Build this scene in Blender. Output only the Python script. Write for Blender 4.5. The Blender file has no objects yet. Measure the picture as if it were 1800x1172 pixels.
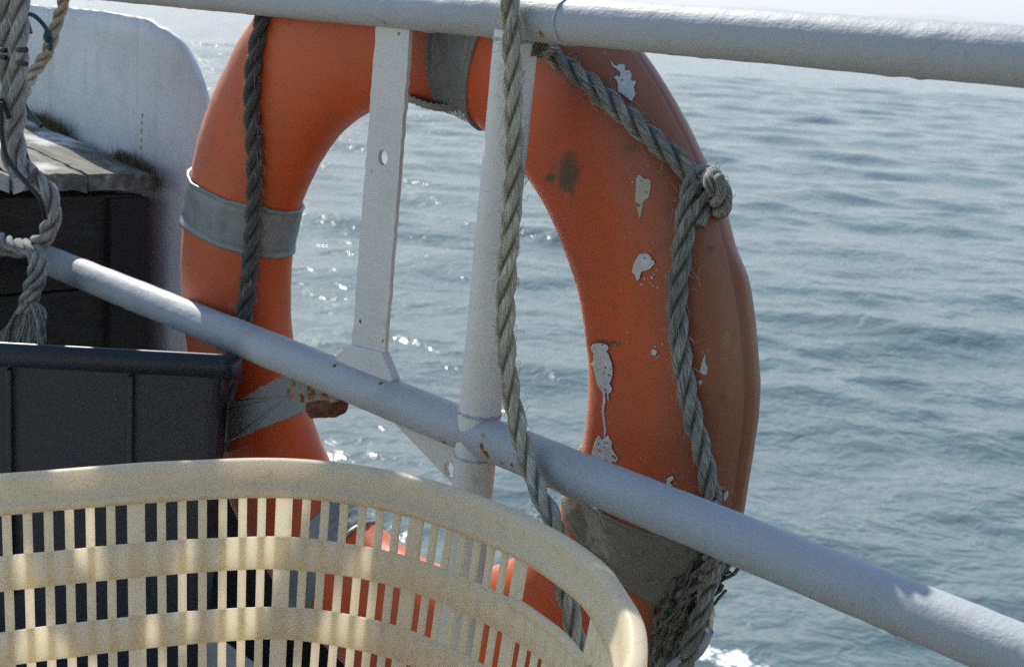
import bpy, bmesh, math, random
import numpy as np
from mathutils import Vector, Matrix

R_ = math.radians
sc = bpy.context.scene
col = sc.collection

# ------------------------------------------------------------------ camera
# Boat frame: x runs along the rail, y points out to sea, z is up (deck at 0.13, sea at -1.4)
cam_d = bpy.data.cameras.new('camera')
cam = bpy.data.objects.new('camera', cam_d)
col.objects.link(cam)
cr = Vector((0.63841488, 0.7671402, 0.06262867))
cu = Vector((-0.20287073, 0.08922025, 0.97513241))
cf = Vector((-0.74247553, 0.63524456, -0.21258983))
m = Matrix((cr, cu, -cf)).transposed().to_4x4()
m.translation = (0.0, -0.95194867, 1.0173358)
cam.matrix_world = m
cam_d.sensor_fit = 'HORIZONTAL'
cam_d.sensor_width = 36.0
cam_d.lens = 54.0
cam_d.clip_start = 0.02
cam_d.clip_end = 20000
cam_d.dof.use_dof = True
cam_d.dof.focus_distance = 1.5
cam_d.dof.aperture_fstop = 16.0
sc.camera = cam

# ------------------------------------------------------------------ light
SUN_AZ, SUN_EL = R_(16.0), R_(38.0)
sun_dir = Vector((-math.cos(SUN_AZ) * math.cos(SUN_EL), math.sin(SUN_AZ) * math.cos(SUN_EL), math.sin(SUN_EL)))
world = bpy.data.worlds.new('World')
sc.world = world
world.use_nodes = True
wn = world.node_tree
bg = wn.nodes['Background']
sky = wn.nodes.new('ShaderNodeTexSky')
sky.sky_type = 'NISHITA'
sky.sun_disc = False
sky.sun_elevation = SUN_EL
sky.sun_rotation = math.atan2(sun_dir.x, sun_dir.y)
sky.air_density = 0.9
sky.dust_density = 0.25
sky.ozone_density = 1.0
sky.altitude = 0
cap = wn.nodes.new('ShaderNodeVectorMath')          # thin high overcast: no part of the sky outshines this
cap.operation = 'MINIMUM'
cap.inputs[1].default_value = (3.8, 4.05, 4.4)
wn.links.new(sky.outputs['Color'], cap.inputs[0])
wn.links.new(cap.outputs[0], bg.inputs['Color'])
bg.inputs['Strength'].default_value = 0.15
sd = bpy.data.lights.new('sun', 'SUN')
sd.energy = 3.6
sd.angle = R_(0.55)
sd.color = (1.0, 0.93, 0.82)
so = bpy.data.objects.new('sun', sd)
col.objects.link(so)
so.rotation_euler = sun_dir.to_track_quat('Z', 'Y').to_euler()
so.location = (-4, 2, 6)
sc.view_settings.view_transform = 'Standard'
sc.view_settings.look = 'None'
sc.view_settings.gamma = 1.0
sc.view_settings.use_curve_mapping = False
sc.view_settings.exposure = 0.8
sc.cycles.max_bounces = 10
sc.cycles.sample_clamp_indirect = 4.0
sc.cycles.sample_clamp_direct = 6.0
sc.cycles.use_denoising = False      # keep the fine grain of the exposure

# ------------------------------------------------------------------ measured lines (metres, boat frame)
ROPE_MID = [(-1.1116, -0.034, 1.0462), (-1.1062, -0.034, 1.0159), (-1.1007, -0.034, 0.9855), (-1.0961, -0.034, 0.9549), (-1.0904, -0.034, 0.9139), (-1.0855, -0.034, 0.8725), (-1.085, -0.034, 0.8249), (-1.0861, -0.034, 0.7763), (-1.0852, -0.034, 0.7329), (-1.0794, -0.034, 0.69), (-1.0668, -0.034, 0.6485), (-1.0508, -0.034, 0.6135), (-1.0299, -0.036, 0.586), (-1.0061, -0.04, 0.5657), (-0.9803, -0.045, 0.5481), (-0.9681, -0.045, 0.5069), (-0.9521, -0.045, 0.4739), (-0.9377, -0.045, 0.4404), (-0.9272, -0.045, 0.4)]
ROPE_LEFT = [(-1.6254, 0.0198, 0.9813), (-1.6253, 0.0128, 0.9557), (-1.6302, 0.009, 0.9197), (-1.6341, 0.0096, 0.8753), (-1.6361, 0.0153, 0.8271), (-1.6442, 0.0222, 0.7842), (-1.6567, 0.0295, 0.7326), (-1.6666, 0.0334, 0.6877), (-1.6733, 0.0346, 0.6426), (-1.6773, 0.0331, 0.605), (-1.682, 0.0292, 0.5746), (-1.6878, 0.0252, 0.5438), (-1.6929, 0.0223, 0.5127), (-1.6973, 0.0207, 0.4738), (-1.7035, 0.0224, 0.418)]
ROPE_DIAG = [(-1.1102, 0.006, 0.9758), (-1.1538, 0.0573, 0.9691), (-1.1367, 0.0602, 0.9604), (-1.1047, 0.0664, 0.9444), (-1.071, 0.0744, 0.9241), (-1.0396, 0.084, 0.9029), (-1.0124, 0.0971, 0.8832), (-0.9962, 0.1083, 0.8678), (-0.9901, 0.1123, 0.8599)]
ROPE_RIGHT = [(-0.976, 0.1024, 0.8204), (-0.9778, 0.1054, 0.8296), (-0.9806, 0.11, 0.8409), (-0.9825, 0.1172, 0.849), (-0.9965, 0.142, 0.8408), (-0.9826, 0.135, 0.8343), (-0.9601, 0.115, 0.8425), (-0.9493, 0.1, 0.8551), (-0.9465, 0.088, 0.8657), (-0.9925, 0.1314, 0.8645), (-0.9931, 0.1206, 0.8679), (-0.9915, 0.1103, 0.862), (-0.989, 0.1017, 0.8486), (-0.9863, 0.0958, 0.8309), (-0.9828, 0.0929, 0.8122), (-0.9814, 0.0903, 0.7975), (-0.9796, 0.0875, 0.7736), (-0.9781, 0.0858, 0.7496), (-0.9739, 0.0863, 0.723), (-0.9665, 0.0887, 0.6913), (-0.9603, 0.0917, 0.6648), (-0.9513, 0.0973, 0.6328), (-0.944, 0.104, 0.6057), (-0.9397, 0.111, 0.5775), (-0.9372, 0.1193, 0.5541), (-0.9004, 0.085, 0.5487), (-0.9096, 0.095, 0.5129)]
WRAPS = [[(-0.9004, 0.085, 0.5487), (-0.9463, 0.1331, 0.4993), (-0.955, 0.1291, 0.4765), (-0.9671, 0.1229, 0.4526), (-0.9816, 0.1212, 0.4237), (-0.9962, 0.1279, 0.3891), (-0.9967, 0.1279, 0.3578)], [(-0.9149, 0.1, 0.5301), (-0.9259, 0.11, 0.496), (-0.9594, 0.1412, 0.4575), (-0.9722, 0.1436, 0.4283), (-0.9904, 0.1501, 0.3955), (-0.9972, 0.1501, 0.371), (-1.0006, 0.1501, 0.3445)], [(-0.927, 0.12, 0.5023), (-0.9354, 0.12, 0.4732), (-0.9355, 0.115, 0.4507), (-0.9389, 0.11, 0.4298), (-0.9438, 0.11, 0.4071), (-0.9562, 0.12, 0.3849)], [(-0.9941, 0.1097, 0.4217), (-0.9792, 0.1117, 0.4478), (-0.9633, 0.1161, 0.4762), (-0.9511, 0.1252, 0.4933), (-0.9051, 0.1, 0.5095)]]
SPLASH = [[(48.97, -32.14), (47.94, -30.51), (48.09, -26.85), (47.52, -24.07), (46.91, -26.82), (46.6, -22.95), (45.87, -24.07), (45.45, -26.88), (44.83, -24.33), (44.43, -28.08), (43.39, -30.77), (42.92, -35.63), (43.73, -37.35), (44.9, -40.39), (46.24, -36.38), (46.81, -37.0), (46.81, -34.21), (46.36, -33.05), (47.25, -30.44), (47.85, -32.87)], [(33.96, -56.57), (34.08, -53.99), (33.22, -52.12), (32.74, -48.29), (31.68, -50.91), (30.83, -54.15), (30.63, -58.25), (29.01, -62.74), (28.59, -64.53), (29.38, -63.57), (30.86, -63.77), (32.54, -59.94)], [(23.69, -75.03), (24.22, -72.08), (24.13, -66.39), (22.98, -63.69), (22.46, -62.95), (21.9, -67.91), (21.95, -72.89), (21.06, -75.43), (20.96, -77.3), (21.64, -78.01), (22.17, -79.32), (23.09, -77.33)], [(20.83, -68.05), (20.98, -66.6), (20.72, -65.78), (20.57, -67.36)], [(11.09, -128.88), (11.73, -124.5), (11.91, -116.75), (11.68, -109.4), (11.17, -108.33), (10.64, -110.07), (9.62, -108.63), (7.95, -106.31), (6.21, -107.2), (5.06, -109.95), (4.31, -107.07), (3.64, -108.62), (3.38, -110.95), (2.2, -110.37), (1.85, -111.43), (3.32, -112.16), (3.37, -113.82), (1.97, -114.16), (-0.29, -114.85), (-2.3, -112.29), (-4.47, -110.92), (-4.64, -112.52), (-2.47, -114.19), (-0.43, -116.76), (2.59, -115.98), (3.26, -117.02), (4.09, -122.37), (5.79, -126.35), (7.26, -128.1), (7.72, -131.33), (8.24, -127.56), (10.0, -125.9), (10.51, -128.75)], [(-6.55, -121.35), (-5.09, -118.3), (-5.31, -114.23), (-3.95, -109.22), (-4.81, -105.39), (-6.24, -103.42), (-6.87, -97.99), (-8.69, -101.49), (-9.04, -110.99), (-9.88, -122.27), (-8.3, -122.58)], [(10.94, -75.06), (11.07, -72.89), (10.64, -71.43), (10.07, -73.35), (10.27, -75.1)], [(10.16, -40.65), (9.9, -39.66), (9.14, -40.24), (8.38, -39.06), (7.62, -40.13), (7.64, -42.64), (8.03, -44.39), (8.66, -43.72), (9.29, -42.11)], [(6.74, -46.4), (7.0, -44.22), (6.61, -42.84), (6.23, -45.04), (6.35, -46.47)], [(-6.75, -62.37), (-6.23, -59.63), (-6.66, -58.55), (-7.11, -60.22), (-7.5, -58.66), (-7.87, -61.49), (-7.48, -63.06)], [(-7.16, -18.86), (-7.03, -15.83), (-7.79, -14.67), (-8.39, -17.01), (-7.77, -19.64)]]
STAINS = [(-1.1228, 0.0677, 0.8523, 0.0124, 0.0213, 1.0), (-1.1492, 0.069, 0.8449, 0.0068, 0.004, 1.0), (-1.118, 0.067, 0.8697, 0.0078, 0.0078, 0.8), (-1.0536, 0.0831, 0.8852, 0.0098, 0.0038, 0.8), (-1.0873, 0.0718, 0.8804, 0.033, 0.0066, 0.35), (-1.0678, 0.0829, 0.6907, 0.0191, 0.0034, 0.9), (-0.9716, 0.1175, 0.7992, 0.0054, 0.0064, 0.8), (-0.9716, 0.1097, 0.7818, 0.0321, 0.0054, 0.35), (-1.0029, 0.0905, 0.794, 0.0323, 0.0162, 0.3), (-0.9939, 0.107, 0.8353, 0.0134, 0.0215, 0.5), (-1.0591, 0.0785, 0.7431, 0.0056, 0.0028, 0.4), (-1.0546, 0.0795, 0.7298, 0.0044, 0.0044, 0.5), (-1.6578, 0.0165, 0.8421, 0.0056, 0.0174, 0.6), (-1.5722, 0.0204, 0.9734, 0.0047, 0.0047, 0.7), (-1.0783, 0.0897, 0.6219, 0.0034, 0.0046, 0.4), (-1.0291, 0.0924, 0.8716, 0.0216, 0.0108, 0.3), (-0.9953, 0.0937, 0.5701, 0.0277, 0.01, 0.4), (-0.9732, 0.1007, 0.7439, 0.0043, 0.0322, 0.3), (-0.9416, 0.121, 0.6602, 0.0043, 0.0043, 0.5), (-0.9418, 0.1276, 0.7011, 0.0032, 0.0032, 0.5)]
RUST = [(-1.1134, -0.02, 0.6136, 0.008), (-1.1116, -0.01, 0.6145, 0.008), (-1.1218, -0.022, 0.596, 0.006), (-1.1173, -0.022, 0.5768, 0.009), (-1.1225, -0.022, 0.5841, 0.006), (-1.0938, -0.02, 0.5742, 0.004), (-1.0767, -0.02, 0.5772, 0.004), (-1.1197, -0.015, 0.5574, 0.006), (-1.5052, 0.0, 0.5555, 0.01), (-1.5081, 0.0, 0.5409, 0.006), (-1.4677, 0.0, 0.5541, 0.016), (-1.4376, 0.0, 0.5579, 0.016), (-1.4856, 0.0, 0.5429, 0.012), (-1.3687, -0.003, 0.6593, 0.006), (-1.3241, -0.003, 0.6462, 0.005), (-1.3594, -0.003, 0.8272, 0.006), (-1.3848, -0.003, 0.617, 0.006), (-1.2308, -0.02, 0.9851, 0.005), (-1.1722, -0.02, 0.9861, 0.006), (-1.0853, -0.018, 0.9741, 0.007), (-1.0912, -0.02, 0.9348, 0.004), (-1.3208, -0.003, 0.9739, 0.006), (-1.3137, -0.003, 0.6231, 0.005), (-0.6665, -0.02, 0.581, 0.003), (-0.6259, -0.02, 0.9996, 0.003)]
GUSSET = [(-1.3048, 0.0, 0.5636), (-1.1906, -0.0, 0.5227), (-1.1766, 0.0, 0.5268), (-1.1809, 0.0, 0.5744)]
GUSSET_HOLE = [(-1.2013, 0.0, 0.5333), (-1.1918, 0.0, 0.536)]
BRACE = [(-1.7218, 0.004, 0.4582), (-1.7201, 0.004, 0.4161), (-1.5665, 0.004, 0.4881), (-1.4085, 0.004, 0.5611), (-1.3641, 0.004, 0.5784), (-1.4113, 0.004, 0.6005), (-1.5311, 0.004, 0.5596)]
BRACE_HOLE = [(-1.5158, 0.004, 0.5393), (-1.5057, 0.004, 0.5417)]
STUB = [(-1.4729, 0.012, 0.5334), (-1.4455, 0.012, 0.5429), (-1.4221, 0.012, 0.5487)]
BAR_TOP = [(-1.3627, 0.0, 0.9811), (-1.3015, -0.0, 0.9809)]
BAR_BOT = [(-1.383, 0.0, 0.6249), (-1.3205, 0.0, 0.6276)]
BAR_HOLE = [(-1.3395, 0.0, 0.8436), (-1.3312, 0.0, 0.8446), (-1.339, 0.0, 0.837)]
BAR_FOOT = [(-1.3832, 0.0, 0.6281), (-1.3209, 0.0, 0.6326), (-1.299, 0.0, 0.6109), (-1.3055, 0.0, 0.5993), (-1.4054, 0.0, 0.6022), (-1.4096, 0.0, 0.6132)]
PLATE = [(-3.0574, 0.2, 0.9495), (-2.7666, 0.2, 0.9511), (-2.5146, 0.2, 0.9534), (-2.324, 0.2, 0.9504), (-2.2608, 0.2, 0.9411), (-2.2071, 0.2, 0.9248), (-2.1729, 0.2, 0.8992), (-2.1462, 0.2, 0.8648), (-2.1249, 0.2, 0.8277), (-2.1072, 0.2, 0.7862), (-2.0982, 0.2, 0.7395), (-2.0929, 0.2, 0.6965)]
MOSS = [(-2.758, 0.19, 0.7382), (-2.6688, 0.19, 0.7472), (-2.6076, 0.19, 0.7433), (-2.5484, 0.19, 0.7346), (-2.3814, 0.19, 0.7242), (-2.3291, 0.19, 0.7256), (-2.2783, 0.19, 0.7178), (-2.2288, 0.19, 0.7102), (-2.2089, 0.19, 0.6901)]
ROPE_BUNDLE_A = [(-2.1094, -0.1, 1.0176), (-2.1062, -0.1, 0.9719), (-2.1111, -0.1, 0.9254), (-2.1099, -0.1, 0.8787), (-2.1047, -0.1, 0.832), (-2.1095, -0.1, 0.792), (-2.102, -0.1, 0.7609), (-2.0905, -0.095, 0.7382), (-2.0532, -0.09, 0.7332), (-2.0285, -0.085, 0.7284), (-2.0136, -0.08, 0.7121), (-2.0176, -0.075, 0.6877), (-2.0426, -0.07, 0.6597), (-2.0798, -0.07, 0.6351), (-2.1427, -0.07, 0.6166), (-2.217, -0.07, 0.6095), (-2.3067, -0.07, 0.6011)]
ROPE_BUNDLE_B = [(-2.0505, -0.105, 1.0187), (-2.0549, -0.105, 0.9737), (-2.0575, -0.105, 0.9283), (-2.0601, -0.105, 0.8823), (-2.0647, -0.105, 0.8356), (-2.0731, -0.105, 0.7958), (-2.0657, -0.105, 0.7652), (-2.0506, -0.1, 0.7448), (-2.0293, -0.096, 0.7364)]
ROPE_COIL = [(-2.2539, -0.09, 0.6279), (-2.1666, -0.09, 0.6289), (-2.1042, -0.09, 0.6289), (-2.0563, -0.085, 0.63), (-2.0486, -0.08, 0.6213), (-2.0448, -0.08, 0.5992), (-2.0647, -0.08, 0.571), (-2.089, -0.08, 0.5373)]
ROPE_COIL2 = [(-2.3103, -0.06, 0.5778), (-2.2204, -0.06, 0.6033), (-2.1101, -0.075, 0.6272), (-2.0524, -0.085, 0.6225), (-2.0566, -0.085, 0.5974), (-2.0808, -0.085, 0.5601), (-2.0973, -0.085, 0.5319)]
TAIL = [[(-2.0889, -0.08, 0.5457), (-2.1198, -0.08, 0.5186), (-2.1622, -0.08, 0.4929), (-2.184, -0.08, 0.4727)], [(-2.0889, -0.08, 0.5457), (-2.1055, -0.08, 0.5173), (-2.1203, -0.08, 0.4845)], [(-2.0848, -0.08, 0.5465), (-2.077, -0.08, 0.523), (-2.0733, -0.08, 0.4945)], [(-2.0788, -0.08, 0.5518), (-2.0531, -0.08, 0.532), (-2.0454, -0.08, 0.5004)], [(-2.0888, -0.08, 0.5499), (-2.0892, -0.08, 0.5164), (-2.0977, -0.08, 0.4851)], [(-2.0869, -0.085, 0.5506), (-2.1285, -0.085, 0.513), (-2.1396, -0.085, 0.4766)], [(-2.0806, -0.075, 0.5511), (-2.051, -0.075, 0.5402), (-2.0691, -0.075, 0.4949)]]
CORD_A = [(-2.0581, -0.13, 0.8361), (-2.055, -0.13, 0.7901), (-2.0359, -0.13, 0.7613), (-2.0008, -0.12, 0.7345), (-1.9776, -0.11, 0.7142), (-1.9824, -0.1, 0.686)]
CORD_B = [(-2.0705, -0.125, 0.8388), (-2.0624, -0.122, 0.8265), (-2.0557, -0.12, 0.8147)]
CORD_C = [(-2.1539, -0.06, 0.8294), (-2.1298, -0.06, 0.8139), (-2.0904, -0.06, 0.8001)]
CORD_D = [(-2.0821, -0.09, 0.7789), (-2.0786, -0.085, 0.7554), (-2.0553, -0.085, 0.7439)]
PALE_ROPE = [(-2.0899, -0.02, 1.023), (-2.1049, -0.02, 0.9757), (-2.1279, -0.02, 0.9431), (-2.1323, -0.03, 0.9066), (-2.1564, -0.035, 0.8806), (-2.1532, -0.05, 0.8604), (-2.1296, -0.07, 0.838)]
TEAL = [(-2.1, -0.08, 0.9654), (-2.1082, -0.075, 0.9559), (-2.1127, -0.06, 0.9517), (-2.1188, -0.045, 0.941), (-2.111, -0.04, 0.929), (-2.1014, -0.04, 0.9185), (-2.1007, -0.042, 0.9043)]
TEAL2 = [(-2.0942, -0.08, 0.9579), (-2.0885, -0.08, 0.9428), (-2.0771, -0.08, 0.9295)]
WHIP = [[(-2.0866, -0.118, 0.9047), (-2.0688, -0.118, 0.9051)], [(-2.0868, -0.118, 0.8955), (-2.069, -0.118, 0.8951)], [(-2.0233, -0.12, 0.9088), (-2.0022, -0.117, 0.9102)], [(-2.0235, -0.12, 0.8922), (-2.0043, -0.117, 0.8914)]]
FOAM = [(-3.686, 3.241, -1.4), (-3.554, 3.306, -1.4), (-3.409, 3.304, -1.4)]
ARC = [(-0.9761, 0.12, 0.3728), (-0.9638, 0.12, 0.3831), (-0.9475, 0.12, 0.3973), (-0.9357, 0.12, 0.4138), (-0.9293, 0.12, 0.4293)]
TORN = [(-0.9453, 0.13, 0.4528), (-0.941, 0.13, 0.4425), (-0.9388, 0.13, 0.4313), (-0.9428, 0.13, 0.4197), (-0.9489, 0.13, 0.4198), (-0.9479, 0.13, 0.437)]
TOPSTRIP = [(-1.3858, 0.06, 0.9031), (-1.3396, 0.06, 0.9017), (-1.2998, 0.065, 0.9006)]
# ------------------------------------------------------------------ material helpers
class NT:
    def __init__(s, name):
        s.m = bpy.data.materials.new(name)
        s.m.use_nodes = True
        s.t = s.m.node_tree
        s.bsdf = s.t.nodes['Principled BSDF']
        s.out = s.t.nodes['Material Output']
    def n(s, kind, **kw):
        x = s.t.nodes.new('ShaderNode' + kind)
        for k, v in kw.items():
            setattr(x, k, v)
        return x
    def l(s, a, b):
        s.t.links.new(a, b)
    def set(s, node, name, v):
        if hasattr(v, 'is_linked') or isinstance(v, bpy.types.NodeSocket):
            s.l(v, node.inputs[name])
        else:
            node.inputs[name].default_value = v
    def coord(s, scale=(1, 1, 1), which='Object'):
        tc = s.n('TexCoord')
        mp = s.n('Mapping')
        mp.inputs['Scale'].default_value = scale
        s.l(tc.outputs[which], mp.inputs['Vector'])
        return mp.outputs['Vector']
    def noise(s, scale, detail=4, rough=0.55, vec=None, dist=0.0):
        x = s.n('TexNoise')
        x.inputs['Scale'].default_value = scale
        x.inputs['Detail'].default_value = detail
        x.inputs['Roughness'].default_value = rough
        x.inputs['Distortion'].default_value = dist
        if vec is not None:
            s.l(vec, x.inputs['Vector'])
        return x.outputs['Fac']
    def ramp(s, fac, stops):
        x = s.n('ValToRGB')
        e = x.color_ramp.elements
        while len(e) < len(stops):
            e.new(0.5)
        for i, (p, c) in enumerate(stops):
            e[i].position = p
            e[i].color = c if len(c) == 4 else (*c, 1)
        s.l(fac, x.inputs['Fac'])
        return x.outputs['Color']
    def step(s, fac, a, b):
        x = s.n('MapRange', interpolation_type='SMOOTHSTEP')
        x.inputs['From Min'].default_value = a
        x.inputs['From Max'].default_value = b
        s.l(fac, x.inputs['Value'])
        return x.outputs['Result']
    def math(s, op, a, b=None):
        x = s.n('Math', operation=op)
        for i, v in enumerate((a, b)):
            if v is None: continue
            if isinstance(v, (int, float)): x.inputs[i].default_value = v
            else: s.l(v, x.inputs[i])
        return x.outputs[0]
    def mix(s, fac, a, b, blend='MIX'):
        x = s.n('Mix', data_type='RGBA', blend_type=blend)
        for nm, v in (('Factor', fac), ('A', a), ('B', b)):
            sock = [i for i in x.inputs if i.name == nm and (i.type == 'RGBA' or (nm == 'Factor' and i.type == 'VALUE'))][0]
            if isinstance(v, bpy.types.NodeSocket): s.l(v, sock)
            else: sock.default_value = v if nm == 'Factor' else (*v, 1)
        return [o for o in x.outputs if o.type == 'RGBA'][0]
    def attr(s, name):
        x = s.n('Attribute')
        x.attribute_name = name
        return x.outputs['Fac']
    def bump(s, h, strength=0.3, dist=0.001, prev=None):
        x = s.n('Bump')
        x.inputs['Strength'].default_value = strength
        x.inputs['Distance'].default_value = dist
        s.l(h, x.inputs['Height'])
        if prev is not None:
            s.l(prev, x.inputs['Normal'])
        s.l(x.outputs['Normal'], s.bsdf.inputs['Normal'])
        return x.outputs['Normal']
    def base(s, c): s.set(s.bsdf, 'Base Color', c if isinstance(c, bpy.types.NodeSocket) else (*c, 1))
    def rough(s, r): s.set(s.bsdf, 'Roughness', r)

def mat_paint(name, colour, rust_spots=(), rough=0.5, bump=0.4, dirt=0.25, cracks=0.0, streaks=0.0):
    t = NT(name)
    v = t.coord()
    big = t.noise(9, 5, 0.6, v)
    c = t.mix(t.step(big, 0.45, 0.75), colour, tuple(x * y for x, y in zip(colour, (0.86, 0.86, 0.84))))
    if streaks:
        sk = t.noise(1.0, 5, 0.65, t.coord((26, 26, 2.2)))
        c = t.mix(t.math('MULTIPLY', t.step(sk, 0.5, 0.7), streaks), c, (0.30, 0.27, 0.20))
        sc2 = t.noise(5, 6, 0.7, v, 0.8)
        c = t.mix(t.math('MULTIPLY', t.step(sc2, 0.5, 0.62), streaks), c, tuple(x * .72 for x in colour))
    speck = t.noise(160, 3, 0.6, v)
    c = t.mix(t.math('MULTIPLY', t.step(speck, 0.68, 0.74), dirt), c, (0.16, 0.11, 0.07))
    blot = t.noise(38, 6, 0.7, v)
    c = t.mix(t.math('MULTIPLY', t.step(blot, 0.60, 0.72), dirt), c, (0.36, 0.31, 0.2))
    if rust_spots:
        g = t.n('NewGeometry')
        n1 = t.noise(150, 5, 0.7, v)
        n2 = t.noise(480, 3, 0.6, v)
        tot = None
        for (x, y, z, r) in rust_spots:
            d = t.n('VectorMath', operation='DISTANCE')
            t.l(g.outputs['Position'], d.inputs[0])
            d.inputs[1].default_value = (x, y, z)
            k = t.n('MapRange')
            k.inputs['From Min'].default_value = r * 1.25
            k.inputs['From Max'].default_value = 0.0
            t.l(d.outputs['Value'], k.inputs['Value'])
            tot = k.outputs['Result'] if tot is None else t.math('MAXIMUM', tot, k.outputs['Result'])
        f = t.math('ADD', tot, t.math('MULTIPLY', t.math('SUBTRACT', n1, 0.5), 1.7))
        halo = t.math('MULTIPLY', t.step(f, 0.12, 0.75), t.step(tot, 0.0, 0.05))
        core = t.math('MULTIPLY', t.step(f, 0.5, 0.85), t.step(tot, 0.0, 0.05))
        c = t.mix(t.math('MULTIPLY', halo, 0.75), c, (0.36, 0.25, 0.09))
        rc = t.mix(n2, (0.035, 0.015, 0.012), (0.20, 0.075, 0.03))
        c = t.mix(core, c, rc)
        t.rough(t.mix(core, (rough,) * 3, (0.9, 0.9, 0.9)))
    else:
        t.rough(rough)
    t.base(c)
    h = t.math('ADD', t.noise(230, 4, 0.6, v), t.math('MULTIPLY', t.noise(45, 3, 0.5, v), 2.0))
    h = t.math('ADD', h, t.math('MULTIPLY', t.noise(1.0, 4, 0.6, t.coord((18, 140, 140))), 1.3))
    ck = t.n('TexVoronoi', feature='DISTANCE_TO_EDGE'); ck.inputs['Scale'].default_value = 16; t.l(t.coord((1, 1.6, 1.6)), ck.inputs['Vector'])
    crack = t.math('MULTIPLY', t.step(ck.outputs['Distance'], 0.012, 0.004), t.step(t.noise(11, 4, 0.6, v), 0.60, 0.66))
    c = t.mix(t.math('MULTIPLY', crack, cracks), c, (0.10, 0.08, 0.06)); t.base(c)
    t.bump(h, bump, 0.0011)
    return t.m

def mat_plain(name, colour, colour2=None, scale=40, rough=0.6, bump=0.3, bscale=200, vec=(1, 1, 1), metallic=0.0):
    t = NT(name)
    v = t.coord(vec)
    n = t.noise(scale, 5, 0.6, v)
    t.base(t.mix(t.step(n, 0.3, 0.7), colour, colour2 or tuple(x * 0.7 for x in colour)))
    t.rough(rough)
    t.bsdf.inputs['Metallic'].default_value = metallic
    t.bump(t.noise(bscale, 4, 0.6, v), bump, 0.001)
    return t.m

def mat_rope(name, c1, c2, dark):
    t = NT(name)
    uv = t.coord((1, 1, 1), 'UV')
    mp = t.n('Mapping'); mp.inputs['Scale'].default_value = (64, 42, 1)
    t.l(uv, mp.inputs['Vector'])
    fib = t.noise(1.0, 3, 0.6, mp.outputs['Vector'])
    v = t.coord()
    big = t.noise(14, 4, 0.6, v)
    c = t.mix(t.step(fib, 0.40, 0.60), c1, c2)
    c = t.mix(t.math('MULTIPLY', t.step(big, 0.42, 0.7), 0.55), c, dark)
    cav = t.attr('groove')
    c = t.mix(t.math('MULTIPLY', cav, 0.85), c, tuple(x * .55 for x in dark))       # darker in the grooves between the strands
    t.base(c)
    t.rough(0.9)
    t.bsdf.inputs['Sheen Weight'].default_value = 0.25
    t.bump(fib, 1.0, 0.0022)
    return t.m

# ------------------------------------------------------------------ object helpers
def tag(o, label=None, cat=None, group=None, kind=None):
    if label: o['label'] = label
    if cat: o['category'] = cat
    if group: o['group'] = group
    if kind: o['kind'] = kind
    return o

def empty(name, loc, label, cat, group=None):
    o = bpy.data.objects.new(name, None)
    o.empty_display_size = 0.05
    col.objects.link(o)
    o.location = loc
    return tag(o, label, cat, group)

def mesh_obj(name, V, F, mat, root=None, smooth=True, attrs=None, uvs=None, parent=None):
    """V is in boat coordinates; the object is stored relative to its root Empty."""
    V = np.asarray(V, float)
    org = np.array(root.location) if root is not None else np.zeros(3)
    me = bpy.data.meshes.new(name)
    me.from_pydata((V - org).tolist(), [], [list(map(int, f)) for f in F])
    if smooth:
        me.polygons.foreach_set('use_smooth', [True] * len(me.polygons))
    for k, a in (attrs or {}).items():
        at = me.attributes.new(k, 'FLOAT', 'POINT')
        at.data.foreach_set('value', np.asarray(a, np.float32))
    if uvs is not None:
        ul = me.uv_layers.new(name='UVMap')
        idx = np.empty(len(me.loops), np.int32)
        me.loops.foreach_get('vertex_index', idx)
        ul.data.foreach_set('uv', np.asarray(uvs, np.float32)[idx].ravel())
    me.materials.append(mat)
    me.update()
    o = bpy.data.objects.new(name, me)
    col.objects.link(o)
    if parent is not None: o.parent = parent
    elif root is not None: o.parent = root
    return o

def fix_normals(o):
    bm = bmesh.new(); bm.from_mesh(o.data)
    bmesh.ops.recalc_face_normals(bm, faces=bm.faces)
    bm.to_mesh(o.data); bm.free()
    return o

def grid_faces(n, k, close_u=False, close_v=False, off=0):
    F = []
    for i in range(n if close_u else n - 1):
        for j in range(k if close_v else k - 1):
            a = i * k + j; b = ((i + 1) % n) * k + j
            c = ((i + 1) % n) * k + (j + 1) % k; d = i * k + (j + 1) % k
            F.append((a + off, b + off, c + off, d + off))
    return F

def resample(P, step):
    P = np.asarray(P, float)
    n = len(P)
    if n > 2:
        Q = np.vstack([2 * P[0] - P[1], P, 2 * P[-1] - P[-2]])
        out = []
        for i in range(1, n):
            p0, p1, p2, p3 = Q[i - 1], Q[i], Q[i + 1], Q[i + 2]
            for t in np.linspace(0, 1, 24, endpoint=False):
                out.append(.5 * ((2 * p1) + (-p0 + p2) * t + (2 * p0 - 5 * p1 + 4 * p2 - p3) * t * t + (-p0 + 3 * p1 - 3 * p2 + p3) * t ** 3))
        out.append(P[-1])
        P = np.array(out)
    s = np.concatenate([[0], np.cumsum(np.linalg.norm(np.diff(P, axis=0), axis=1))])
    N = max(3, int(s[-1] / step) + 1)
    u = np.linspace(0, s[-1], N)
    return np.stack([np.interp(u, s, P[:, i]) for i in range(3)], 1), u

def frames(P):
    T = np.gradient(P, axis=0)
    T /= np.linalg.norm(T, axis=1)[:, None]
    a = np.array([0, 0, 1.0]) if abs(T[0][2]) < .9 else np.array([1.0, 0, 0])
    n = np.cross(T[0], a); n /= np.linalg.norm(n)
    Ns = []
    for t in T:
        n = n - t * (n @ t); n /= np.linalg.norm(n)
        Ns.append(n)
    Ns = np.array(Ns)
    return T, Ns, np.cross(T, Ns)

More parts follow.
